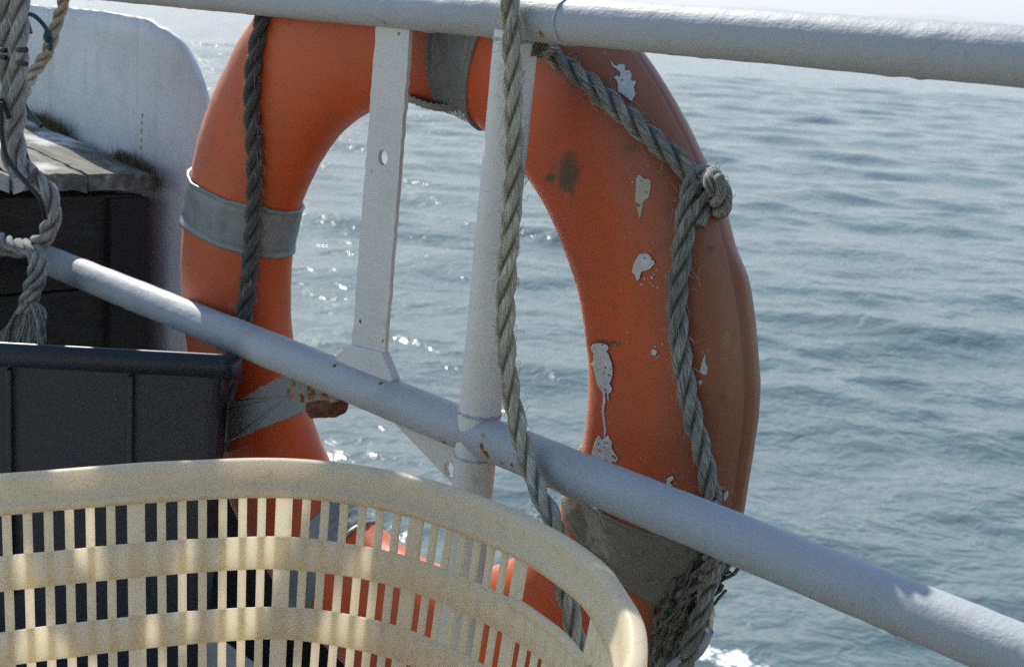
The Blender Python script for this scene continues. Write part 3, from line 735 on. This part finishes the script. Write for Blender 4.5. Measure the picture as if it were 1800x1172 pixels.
def build_ring():
    nt, npn = 840, 132
    th = np.linspace(0, 2 * np.pi, nt, endpoint=False)
    ph = np.linspace(0, 2 * np.pi, npn, endpoint=False)
    T, P = np.meshgrid(th, ph, indexing='ij')
    td = (np.degrees(T) + 180) % 360 - 180
    pd = (np.degrees(P) + 180) % 360 - 180
    off = np.zeros_like(T)
    # rear half-shell stands proud of the front one on the lower right
    s = np.clip((23 - td) / 5, 0, 1) * np.clip((td + 75) / 8, 0, 1); s = s * s * (3 - 2 * s)
    rear = np.clip((pd + 1) / 3, 0, 1) * np.clip((70 - pd) / 50, 0, 1)
    off += .0050 * s * rear
    off -= .0011 * np.exp(-((pd + 3) / 1.6) ** 2)
    V0 = ring_point(T, P).reshape(-1, 3)
    off += (vnoise(V0, 5, 8, 2) * .0012 + vnoise(V0, 22, 9, 2) * .00022).reshape(T.shape)
    V = ring_point(T, P, off).reshape(-1, 3)
    st = np.zeros(len(V))
    d_r = np.array([0.638, 0.767, 0.063]); d_u = np.array([-.203, .089, .975])
    for (x, y, z, rx, ry, c) in STAINS:
        d = V - np.array([x, y, z]); e = ((d @ d_r) / rx) ** 2 + ((d @ d_u) / ry) ** 2
        near = np.linalg.norm(d, axis=1) < max(rx, ry) * 3
        st = np.maximum(st, np.where(near, c * np.exp(-e * .8), 0))
    fade = np.clip((np.cos(P) - .05) / .8, 0, 1) * np.clip(np.cos(T - R_(10)) * 1.2 + .35, 0.25, 1)
    seam = np.exp(-((pd + 3) / 1.7) ** 2)
    return mesh_obj('body', V, grid_faces(nt, npn, True, True), mat_orange(), ringo, True,
                    {'stain': st, 'fade': fade.ravel(), 'seam': seam.ravel()})
build_ring()

def mat_band(name, c1, c2, dirt):
    t = NT(name)
    v = t.coord()
    n = t.noise(11, 5, 0.6, v); n2 = t.noise(55, 5, 0.7, v)
    c = t.mix(n, c1, c2)
    c = t.mix(t.math('MULTIPLY', t.step(n2, 0.52, 0.7), dirt), c, (0.12, 0.095, 0.055))
    c = t.mix(t.math('MULTIPLY', t.step(t.noise(17, 6, 0.75, v, 0.5), 0.58, 0.66), dirt), c, (0.34, 0.335, 0.28))
    t.base(c); t.rough(0.42)
    t.bsdf.inputs['Metallic'].default_value = 0.15
    w = t.n('TexVoronoi'); w.inputs['Scale'].default_value = 420; t.l(v, w.inputs['Vector'])
    t.bump(t.math('ADD', w.outputs['Distance'], t.math('MULTIPLY', n2, 1.5)), 0.25, 0.0007)
    return t.m
M_band = mat_band('reflective_tape', (0.155, 0.178, 0.182), (0.225, 0.25, 0.247), 0.38)
M_band_d = mat_band('dirty_tape', (0.20, 0.19, 0.15), (0.145, 0.145, 0.125), 0.75)
def band(t0, t1, mat, seed, lift=None, label=None):
    nt, npn = 26, 150
    tt = np.linspace(0, 1, nt); ph = np.linspace(0, 2 * np.pi, npn, endpoint=False)
    g = np.random.default_rng(seed)
    rows = []
    def edge(phs, t):
        a = t0(phs) if callable(t0) else t0; b = t1(phs) if callable(t1) else t1
        return np.radians(a + (b - a) * t)
    base = []
    for i, t in enumerate(tt):
        th = edge(np.degrees(ph), t)
        o = np.full(npn, .0028)
        P0 = ring_point(th, ph)
        o = o + vnoise(P0, 26, seed, 2) * .0007 + vnoise(P0 * [1, 1, .5], 70, seed + 3, 2) * .00035 + .0006 * (t < .06 or t > .94) - .0005 * (.06 <= t < .13 or .87 < t <= .94)
        o += .0008 * ((np.degrees(ph) % 360) > 248) * ((np.degrees(ph) % 360) < 262)
        if lift: o = o + lift(np.degrees(th), np.degrees(ph), t)
        base.append((th, o))
    rows.append(ring_point(base[0][0], ph, base[0][1] - .0035))
    for th, o in base: rows.append(ring_point(th, ph, o))
    rows.append(ring_point(base[-1][0], ph, base[-1][1] - .0035))
    V = np.concatenate(rows)
    o = fix_normals(mesh_obj('reflective_band', V, grid_faces(nt + 2, npn, False, True), mat, ringo))
    return o
def tri(a, b, c): return lambda ph: np.interp((ph % 360), [0, 180, 218, 250, 300, 360], [c, a, a, (a + b) / 2, b, c])
band(tri(168.4, 169.2, 169), tri(154.6, 160.5, 161), M_band, 1, lambda th, ph, t: .0035 * np.exp(-(((ph % 360) - 306) / 14.0) ** 2) * max(0, 1 - t * 9))
band(79.8, 68.8, M_band, 2)
band(lambda ph: -24.5 + 1.2 * np.sin(np.radians(ph)), lambda ph: np.interp((ph % 360), [0, 180, 205, 225, 262, 300, 360], [-14.8, -10.0, -13.5, -18.5, -17.2, -15.2, -14.8]), M_band_d, 3)
band(-121, -110.5, M_band, 4)
# loose strip of tape hanging under the top band
P, u = resample(TOPSTRIP, .003)
Vs = []
for i, p in enumerate(P):
    s = u[i] / u[-1]; sag = .004 * math.sin(math.pi * s)
    for dy, dz in ((0, .0035), (0, -.0035), (.05, -.006), (.05, .002)):
        Vs.append(p + np.array([0, dy, dz - sag + .001 * math.sin(i * 1.9)]))
mesh_obj('loose_tape', np.array(Vs), grid_faces(len(P), 4, False, True) + [(0, 1, 2, 3), tuple(range(4 * len(P) - 4, 4 * len(P)))[::-1]], M_band_d, ringo, False)

# flakes and drips of white paint spilt on the ring
M_spill = mat_plain('spilt_white_paint', (0.60, 0.61, 0.59), (0.47, 0.48, 0.45), 60, 0.55, 0.5, 300)
M_spill_c = mat_plain('spilt_cream_paint', (0.42, 0.38, 0.26), (0.46, 0.45, 0.38), 60, 0.55, 0.5, 300)
def inside_poly(x, y, P):
    c = np.zeros(x.shape, bool); n = len(P)
    for i in range(n):
        (x0, y0), (x1, y1) = P[i], P[i - 1]
        cond = (y0 > y) != (y1 > y)
        with np.errstate(divide='ignore', invalid='ignore'):
            xi = (x1 - x0) * (y - y0) / (y1 - y0 + 1e-12) + x0
        c ^= cond & (x < xi)
    return c
for i, poly in enumerate(SPLASH):
    P = np.array(poly)
    dth, dph = .05, .22
    T = np.arange(P[:, 0].min() - .1, P[:, 0].max() + .2, dth); Q = np.arange(P[:, 1].min() - .5, P[:, 1].max() + .8, dph)
    A, B = np.meshgrid(T, Q, indexing='ij')
    Q3 = np.stack([A.ravel() * .9, B.ravel() * .16, np.full(A.size, i * 3.1)], 1)
    jit = (vnoise(Q3, .7, 60 + i, 3) * .07).reshape(A.shape)
    m_ = inside_poly(A + dth / 2 + jit, B + dph / 2 + jit * 6, P)
    idx = {}; V = []; F = []
    def vid(a, b):
        if (a, b) not in idx:
            idx[(a, b)] = len(V)
            V.append(ring_point(R_(T[0] + a * dth), R_(Q[0] + b * dph), .0011 + .0002 * math.sin(a * .9) * math.sin(b * .7)))
        return idx[(a, b)]
    holes_ = (vnoise(Q3, .9, 90 + i, 3) > .9).reshape(A.shape)
    m_ = m_ & ~holes_
    for a, b in zip(*np.nonzero(m_)):
        F.append((vid(a, b), vid(a + 1, b), vid(a + 1, b + 1), vid(a, b + 1)))
    if len(F) > 2:
        o = mesh_obj('paint_splash', V, F, M_spill_c if i == 1 else M_spill, ringo)
        so_ = o.modifiers.new('thick', 'SOLIDIFY'); so_.thickness = .0007; so_.offset = -1
        if i == 1: o['label'] = 'cream coloured paint flake'

def chips():
    g = np.random.default_rng(77); V = []; F = []
    for i, poly in enumerate(SPLASH):
        P = np.array(poly); c = P.mean(0); e = P.max(0) - P.min(0) + [1.2, 5]
        for _ in range(11):
            th, ph = c + e * g.normal(0, .42, 2); k = int(g.integers(4, 8)); rr = g.uniform(.04, .17)
            b = len(V)
            for q in range(k):
                t = 2 * math.pi * q / k; w = rr * g.uniform(.5, 1.2)
                V.append(ring_point(R_(th + w * math.cos(t)), R_(ph + 4.5 * w * math.sin(t)), .0008))
            F.append(tuple(range(b, b + k)))
    o = mesh_obj('paint_chips', V, F, M_spill, ringo); o['kind'] = 'stuff'
chips()

# grab line
M_rope_grey = mat_rope('grey_rope', (0.12, 0.122, 0.105), (0.42, 0.41, 0.34), (0.065, 0.068, 0.056))
M_rope_dark = mat_rope('dark_green_rope', (0.040, 0.048, 0.042), (0.10, 0.105, 0.09), (0.02, 0.024, 0.022))
M_rope_mid = mat_rope('pale_grey_rope', (0.30, 0.285, 0.20), (0.68, 0.65, 0.52), (0.19, 0.175, 0.11))
M_rope_white = mat_rope('white_rope', (0.22, 0.225, 0.21), (0.50, 0.51, 0.47), (0.12, 0.115, 0.09))
M_rope_cream = mat_rope('cream_rope', (0.40, 0.355, 0.28), (0.60, 0.54, 0.44), (0.26, 0.22, 0.15))
gl = rope('grab_line', ROPE_LEFT, .0112, M_rope_dark, ringo, seed=2); gl['label'] = 'dark grab line down the left side of the ring'
gl2 = rope('grab_line', ROPE_DIAG, .0108, M_rope_grey, ringo, seed=3, pitch=.085)
gl3 = rope('grab_line', ROPE_RIGHT, .0104, M_rope_grey, ringo, seed=4, pitch=.085)
for i, w in enumerate(WRAPS[:3]):
    rope('lashing', w, .0095 if i < 3 else .0085, M_rope_grey, ringo, seed=20 + i, parent=None)
def hairs(name, path, r, n, mat, root, seed, length=.012, parent=None, th=.00025, zone=(0, 1)):
    g = np.random.default_rng(seed); P, u = resample(path, .002); T, N, B = frames(P); parts = []
    for _ in range(n):
        i = int(g.uniform(*zone) * (len(P) - 1)); a = g.random() * 6.283
        d = math.cos(a) * N[i] + math.sin(a) * B[i]
        p = P[i] + d * r * .92
        q = p + (d * g.uniform(.3, 1) + T[i] * g.normal(0, .8)) * length * g.uniform(.4, 1)
        e = q + (d * g.normal(0, .6) + T[i] * g.normal(0, 1)) * length * .5
        parts.append(tube_mesh([p, q, e], th, 3, length * .3))
    V, F = join(parts)
    o = mesh_obj(name, V, F, mat, root, parent=parent); o['kind'] = 'stuff'
    return o
M_fib = mat_plain('loose_fibres', (0.45, 0.44, 0.36), (0.3, 0.29, 0.23), 30, 0.9, 0.0)
hairs('loose_fibre', ROPE_LEFT, .0112, 150, M_fib, ringo, 1)
hairs('loose_fibre', ROPE_DIAG, .0108, 90, M_fib, ringo, 5)
hairs('loose_fibre', ROPE_RIGHT[6:], .0104, 170, M_fib, ringo, 2)
# frayed tangle of the lashing and torn outer skin at the lower right
def tangle():
    g = np.random.default_rng(12); parts = []
    C, u = resample(WRAPS[0][1:] , .004)
    for _ in range(190):
        i0 = int(g.uniform(0, .55) * len(C)); i1 = min(len(C) - 1, i0 + int(g.uniform(.3, .6) * len(C)))
        o = np.array([g.uniform(-.014, .024), g.uniform(-.012, .012), g.normal(0, .006)])
        pts = [C[k] + o * (1 - .5 * (k - i0) / max(1, i1 - i0)) + g.normal(0, .0022, 3) for k in range(i0, i1 + 1, 3)]
        if len(pts) < 3: continue
        parts.append(tube_mesh(pts, g.uniform(.0010, .0030), 5, .006))
    V, F = join(parts)
    o = mesh_obj('frayed_lashing', V, F, mat_plain('old_fibres', (0.085, 0.083, 0.070), (0.19, 0.18, 0.15), 90, 0.95, 0.2), ringo)
    o['kind'] = 'stuff'
tangle()
V, F = tube_mesh(ARC, .0062, 10, .003, lambda u: .75 + .35 * math.sin(math.pi * min(1, u * 1.1)))
mesh_obj('torn_skin', V, F, mat_plain('torn_skin', (0.42, 0.46, 0.50), None, 40, 0.5, 0.3), ringo)
V, F = tube_mesh(TORN, .0048, 9, .003, lambda u: .6 + .5 * abs(math.sin(u * 9)))
V = V + vnoise(V, 90, 5, 2)[:, None] * .0016
mesh_obj('torn_foam', V, F, mat_plain('torn_foam', (0.72, 0.60, 0.46), (0.55, 0.36, 0.2), 120, 0.9, 0.8), ringo)

# ------------------------------------------------------------------ rope hanging in front of the post
mid = empty('hanging_rope', ROPE_MID[-1], 'pale grey twisted rope hanging down in front of the railing post', 'rope')
rope('line', ROPE_MID, .0098, M_rope_mid, mid, seed=9, pitch=.098, jitter=.04)
hairs('loose_fibre', ROPE_MID, .0098, 260, M_fib, mid, 3, .009)

# ------------------------------------------------------------------ ropes at the left edge
bun = empty('mooring_rope', (-2.08, -0.09, 0.61), 'thick white twisted rope hanging at the left edge and looped round the rail end', 'rope')
UPA = [(-2.09, -.12, 2.2), (-2.10, -.115, 1.6), (-2.106, -.105, 1.2)]
rope('line', UPA + ROPE_BUNDLE_A, .0135, M_rope_white, bun, seed=31, pitch=.12)
rope('line', [(-2.05, -.135, 2.2), (-2.045, -.13, 1.6), (-2.048, -.11, 1.2)] + ROPE_BUNDLE_B, .0145, M_rope_white, bun, seed=32, pitch=.12)
rope('turn', ROPE_COIL, .0105, M_rope_white, bun, seed=33)
rope('turn', ROPE_COIL2, .0105, M_rope_white, bun, seed=34)
rope('line', [(-2.15, -.19, .60), (-2.15, -.195, 1.0), (-2.152, -.19, 1.5), (-2.15, -.17, 2.2)], .0145, M_rope_white, bun, seed=36, pitch=.12)
g_ = np.random.default_rng(55)
for q in range(4):      # unseen turns added above the picture to dapple the basket with shade
    P_ = [(-2.10 + .02 * math.cos(3 * t + q) + .012 * q, -.128 + (.062 + .012 * g_.normal()) * math.cos(t), 1.27 + (.12 + .02 * q) * math.sin(t)) for t in np.linspace(0, 2 * math.pi, 14)]
    rope('turn', P_, .0125, M_rope_white, bun, seed=60 + q)
P_ = [(-2.09, -.02, 2.2), (-2.085, -.018, 1.6), (-2.10, -.012, 1.25), (-2.14, -.02, 1.12), (-2.16, -.04, 1.22), (-2.15, -.03, 1.6)]  # one more unseen turn, added to shade the basket
rope('turn', P_, .0125, M_rope_white, bun, seed=71)
def tail():
    g = np.random.default_rng(40); parts = []
    for L in TAIL:
        for _ in range(9):
            o = g.normal(0, .0045, 3)
            pts = [np.array(p) + o * (.35 + .65 * i / max(1, len(L) - 1)) + g.normal(0, .0016, 3) for i, p in enumerate(L)]
            parts.append(tube_mesh(pts, g.uniform(.0008, .0019), 5, .006))
    V, F = join(parts)
    o = mesh_obj('frayed_end', V, F, mat_plain('frayed_fibres', (0.34, 0.35, 0.31), (0.20, 0.20, 0.17), 60, 0.95, 0.2), bun)
    o['kind'] = 'stuff'
tail()
M_black = mat_plain('black_cord', (0.015, 0.014, 0.014), None, 40, 0.6, 0.2)
for W in WHIP:
    V, F = tube_mesh([W[0], (np.array(W[0]) + np.array(W[1])) / 2 + [0, -.002, 0], W[1]], .0036, 8, .002)
    mesh_obj('whipping', V, F, M_black, bun)
for nm, L, r in (('seizing_cord', CORD_A, .0034), ('seizing_cord', CORD_B, .0034), ('seizing_cord', CORD_C, .0034), ('seizing_cord', CORD_D, .0034)):
    V, F = tube_mesh(L, r, 8, .003); mesh_obj(nm, V, F, M_black, bun)
pale = empty('cream_rope', PALE_ROPE[-1], 'thin cream twisted rope slanting across the bulwark at top left', 'rope')
rope('line', [(-2.07, -.045, 2.2), (-2.065, -.04, 1.6), (-2.075, -.03, 1.2)] + PALE_ROPE, .0098, M_rope_cream, pale, seed=50, pitch=.075)
tw = empty('twine', TEAL[0], 'short dark teal twine tied round the cream rope', 'twine')
M_teal = mat_plain('teal_twine', (0.02, 0.10, 0.12), (0.02, 0.04, 0.045), 60, 0.8, 0.4)
V, F = tube_mesh(TEAL, .0032, 8, .003); mesh_obj('strand', V, F, M_teal, tw)
V, F = tube_mesh(TEAL2, .0032, 8, .003); mesh_obj('strand', V, F, M_teal, tw)
V, F = tube_mesh([TEAL[4], np.array(TEAL[4]) + [.004, -.004, -.006], np.array(TEAL[5]) + [0, -.003, .001]], .0055, 8, .002); mesh_obj('knot', V, F, M_teal, tw)

# ------------------------------------------------------------------ plastic bin
M_bin = mat_plain('bin_plastic', (0.008, 0.018, 0.033), (0.006, 0.013, 0.025), 5, 0.42, 0.15, 120)
binr = empty('plastic_bin', (-1.80, -0.18, 0.13), 'dark blue plastic bin standing behind the white basket', 'bin')
def build_bin():
    c = np.array([-1.581, -0.040]); u = np.array([-.617, -.787]); n = np.array([-.787, .617])
    w, d, ztop, zb, th = .52, .095, .579, .135, .004
    def P(a, b, z): q = c + u * a + n * b; return (q[0], q[1], z - (.026 * b / d if z > .5 else 0))
    def loop(a0, a1, b0, b1, z, r, k=5):
        L = []
        for (ca, cb, s) in ((a0 + r, b0 + r, 180), (a1 - r, b0 + r, 270), (a1 - r, b1 - r, 0), (a0 + r, b1 - r, 90)):
            for t in np.linspace(0, 90, k): L.append(P(ca + r * math.cos(R_(s + t)), cb + r * math.sin(R_(s + t)), z))
        return L
    tp = .035
    secs = [loop(tp, w - tp, .012, d - .008, zb, .012), loop(.012, w - .012, .006, d - .005, ztop - .030, .016),
            ]
    inner = [loop(.016, w - .016, .010, d - .009, ztop - .001, .014), loop(.016, w - .016, .010, d - .009, ztop - .032, .014), loop(tp + .004, w - tp - .004, .016, d - .012, zb + .006, .010)]
    k = len(secs[0])
    V = np.array(secs[0] + secs[1] + inner[1] + inner[2]); F = grid_faces(4, k, False, True) + [tuple(range(k)), tuple(range(3 * k, 4 * k))]
    fix_normals(mesh_obj('wall', V, F, M_bin, binr, False))
    rimsec = [loop(-.002, w + .002, -.002, d + .002, ztop - .030, .018), loop(-.003, w + .003, -.003, d + .003, ztop - .003, .019),
              loop(.001, w - .001, .001, d - .001, ztop, .018), loop(.013, w - .013, .009, d - .008, ztop, .015), loop(.0165, w - .0165, .0105, d - .0095, ztop - .003, .014), loop(.0165, w - .0165, .0105, d - .0095, ztop - .029, .014)]
    V = np.concatenate([np.array(s) for s in rimsec]); F = grid_faces(6, k, True, True)
    fix_normals(mesh_obj('rim', V, F, M_bin, binr, True))
    for a in (.12, .265, .36, .47):
        V, F = box_mesh(P(a, .004, .40), ((u[0], u[1], 0), (n[0], n[1], 0), (0, 0, 1)), (.0035, .007, .146))
        bevel(mesh_obj('stiffening_rib', V, F, M_bin, binr, False), .002)
build_bin()

# ------------------------------------------------------------------ basket
def mat_basket():
    t = NT('translucent_white_plastic')
    v = t.coord()
    n1 = t.noise(9, 5, 0.6, v); n2 = t.noise(60, 6, 0.7, v); n3 = t.noise(210, 3, 0.6, v)
    c = t.mix(n1, (0.94, 0.86, 0.67), (0.90, 0.81, 0.60))
    c = t.mix(t.math('MULTIPLY', t.step(n2, 0.54, 0.74), 0.45), c, (0.42, 0.35, 0.20))
    c = t.mix(t.math('MULTIPLY', t.step(n3, 0.66, 0.74), 0.5), c, (0.20, 0.15, 0.08))
    t.base(c); t.rough(0.42)
    t.bump(t.math('ADD', n3, n2), 0.25, 0.0006)
    tr = t.n('BsdfTranslucent')
    t.l(t.mix(0.65, c, (0.90, 0.88, 0.82)), tr.inputs['Color'])
    mx = t.n('MixShader'); mx.inputs[0].default_value = 0.62
    t.l(t.bsdf.outputs[0], mx.inputs[1]); t.l(tr.outputs[0], mx.inputs[2])
    t.l(mx.outputs[0], t.out.inputs['Surface'])
    return t.m
M_bask = mat_basket()
bask = empty('basket', (-0.93, -0.42, 0.13), 'large cream plastic basket with rows of slots standing in the foreground', 'basket')
RIM = [(-1.30,-.52),(-1.292,-.44),(-1.281,-.391),(-1.268,-.342),(-1.253,-.291),(-1.236,-.244),(-1.218,-.205),(-1.195,-.175),(-1.166,-.149),(-1.133,-.126),(-1.10,-.111),(-1.06,-.100),(-1.01,-.094),(-.958,-.0915),(-.905,-.096),(-.846,-.112),(-.789,-.140),(-.745,-.168),(-.709,-.197),(-.674,-.235),(-.635,-.31),(-.61,-.40),(-.605,-.50),(-.625,-.60),(-.68,-.70),(-.77,-.775),(-.90,-.815),(-1.04,-.80),(-1.16,-.745),(-1.255,-.65)]
def closed_spline(P, N):
    P = np.array(P); n = len(P); out = []
    for i in range(n):
        p0, p1, p2, p3 = P[i-1], P[i], P[(i+1) % n], P[(i+2) % n]
        for j in range(12):
            t = j / 12
            out.append(.5*((2*p1)+(-p0+p2)*t+(2*p0-5*p1+4*p2-p3)*t*t+(-p0+3*p1-3*p2+p3)*t**3))
    out = np.array(out)
    for _ in range(60): out = .5*out+.25*(np.roll(out,1,0)+np.roll(out,-1,0))
    s = np.concatenate([[0], np.cumsum(np.hypot(*(np.roll(out,-1,0)-out).T))])
    o = np.vstack([out, out[:1]]); u = np.linspace(0, s[-1], N, endpoint=False)
    return np.stack([np.interp(u,s,o[:,0]), np.interp(u,s,o[:,1])], -1), s[-1]
NB = 720
bp, BL = closed_spline(RIM, NB)
btan = np.roll(bp,-1,0)-np.roll(bp,1,0); btan /= np.hypot(*btan.T)[:,None]
bin_ = np.stack([btan[:,1], -btan[:,0]], -1)
if ((bp.mean(0)-bp)*bin_).sum() < 0: bin_ = -bin_
ZR = 0.575
def inset(z): return .018 + .12 * (ZR - z)
def bpt(s, d, z):
    """Point at arc length s along the rim, d inward from its outer edge, height z."""
    f = (s / BL * NB) % NB; i = int(f); w = f - i; j = (i + 1) % NB
    p = bp[i]*(1-w)+bp[j]*w; n = bin_[i]*(1-w)+bin_[j]*w; n = n/np.hypot(*n)
    return np.array([p[0]+n[0]*d, p[1]+n[1]*d, z])
def sweep(name, prof, s0=None, s1=None, step=.006):
    """Sweep a closed (inset, z) profile along the rim path; whole loop if s0 is None."""
    closed = s0 is None
    ss = np.linspace(0, BL, int(BL/step), endpoint=False) if closed else np.linspace(s0, s1, max(3, int((s1-s0)/step)))
    k = len(prof)
    V = np.array([bpt(s, d, z) for s in ss for d, z in prof])
    V = V + (vnoise(V, 6, 77, 2)*.0006)[:, None]*np.array([1, 1, 1.2])
    F = grid_faces(len(ss), k, closed, True)
    if not closed: F += [tuple(range(k)), tuple(range((len(ss)-1)*k, len(ss)*k))[::-1]]
    o = fix_normals(mesh_obj(name, V, F, M_bask, bask))
    return o
sweep('rim', [(inset(.5405), .5405), (inset(.549), .549), (inset(.5495)-.0007, .5495), (.0172, .562), (.0158, .5695), (.0135, .5735), (.0100, .5752), (.0050, .5750), (.0015, .5735), (-.0003, .5705), (-.0012, .556), (.0012, .556), (.0030, .5690), (.0060, .5722), (.0100, .5722), (.0125, .5700), (.0140, .5640), (inset(.5405)-.003, .5405)])
H0, H1 = .6455, .785         # hand hole in the end of the basket
def bandprof(a, b):
    return [(inset(a), a+.0008), (inset(b), b-.0008), (inset(b)-.0008, b), (inset(b)-.0024, b), (inset(b)-.0032, b-.0008), (inset(a)-.0032, a+.0008), (inset(a)-.0024, a), (inset(a)-.0008, a)]
for a, b in ((.472, .5035), (.4035, .435), (.335, .366), (.266, .297)):
    sweep('wall_band', bandprof(a, b))
sweep('base_band', bandprof(.14, .228))
# thick rolled lip under the hand hole
sweep('hand_hole_lip', [(inset(.5)+.0042*math.cos(t)-.0015, .5015+.0052*math.sin(t)) for t in np.linspace(0, 2*math.pi, 12, endpoint=False)], H0-.012, H1+.012, .004)
# upright ribs between the slots; every rib runs from the base to the rim
def rib_mesh(w, th=.0042, z0=.20, z1=.546):
    bm = bmesh.new()
    V, F = box_mesh((0, 0, 0), ((1, 0, 0), (0, 1, 0), (0, 0, 1)), (w/2, th/2, (z1-z0)/2*math.sqrt(1+.12**2)))
    vs = [bm.verts.new(tuple(v)) for v in V]
    for f_ in F: bm.faces.new([vs[i] for i in f_])
    bmesh.ops.recalc_face_normals(bm, faces=bm.faces)
    bmesh.ops.bevel(bm, geom=[e for e in bm.edges if abs(e.verts[0].co.z-e.verts[1].co.z) > .01], offset=.0009, segments=1, affect='EDGES')
    me = bpy.data.meshes.new('rib'); bm.to_mesh(me); bm.free(); me.materials.append(M_bask)
    return me
rib_n, rib_w = rib_mesh(.0078), rib_mesh(.0158)
rib_ns, rib_ws = rib_mesh(.0078, z1=.503), rib_mesh(.0158, z1=.503)
def place_rib(s, wide, short):
    za, zb = .20, (.503 if short else .546)
    a = bpt(s, inset(za)-.0028, za); b = bpt(s, inset(zb)-.0028, zb)
    t = bpt(s+.004, 0, 0)-bpt(s-.004, 0, 0); t /= np.linalg.norm(t)
    up = (b-a)/np.linalg.norm(b-a); nn = np.cross(up, t); nn /= np.linalg.norm(nn); t = np.cross(nn, up)
    o = bpy.data.objects.new('rib', (rib_ws if short else rib_w) if wide else (rib_ns if short else rib_n))
    col.objects.link(o); o.parent = bask
    M = Matrix(((t[0], nn[0], up[0]), (t[1], nn[1], up[1]), (t[2], nn[2], up[2]))).to_4x4()
    M.translation = Vector((a+b)/2-np.array(bask.location))
    o.matrix_local = M
starts = [.2195, .3646, .5120, .6540]
while starts[0] > .15: starts.insert(0, starts[0]-.1400)
PER = .1488
while starts[-1] < BL + starts[0] - PER*1.2: starts.append(starts[-1]+PER)
for gi, s0 in enumerate(starts):
    nxt = starts[gi+1] if gi+1 < len(starts) else BL+starts[0]
    pit = (nxt-s0-.0277)/6
    for k in range(6):
        s = s0+pit*(k+.5); place_rib(s, False, H0 < s < H1)
    s = nxt-.0277/2
    place_rib(s, True, H0+.01 < s < H1-.01)
V = [bpt(s, inset(.145)-.001, .145) for s in np.linspace(0, BL, 120, endpoint=False)]
Vb = [p-np.array([0, 0, .004]) for p in V]
o = mesh_obj('floor', np.array(V+Vb), [tuple(range(120)), tuple(range(120, 240))[::-1]]+[(i, (i+1) % 120, 120+(i+1) % 120, 120+i) for i in range(120)], M_bask, bask, False)

# ------------------------------------------------------------------ sea haze
hz = bpy.data.materials.new('sea_haze'); hz.use_nodes = True
ht = hz.node_tree; ht.nodes.clear()
ho = ht.nodes.new('ShaderNodeOutputMaterial'); pv = ht.nodes.new('ShaderNodeVolumePrincipled')
pv.inputs['Color'].default_value = (0.93, 0.95, 0.97, 1)
pv.inputs['Density'].default_value = 0.00042
pv.inputs['Anisotropy'].default_value = 0.25
ht.links.new(pv.outputs[0], ho.inputs['Volume'])
V, F = box_mesh((0, 0, 39), ((1, 0, 0), (0, 1, 0), (0, 0, 1)), (9600, 9600, 42))
tag(mesh_obj('haze', V, F, hz, None, False), kind='stuff')
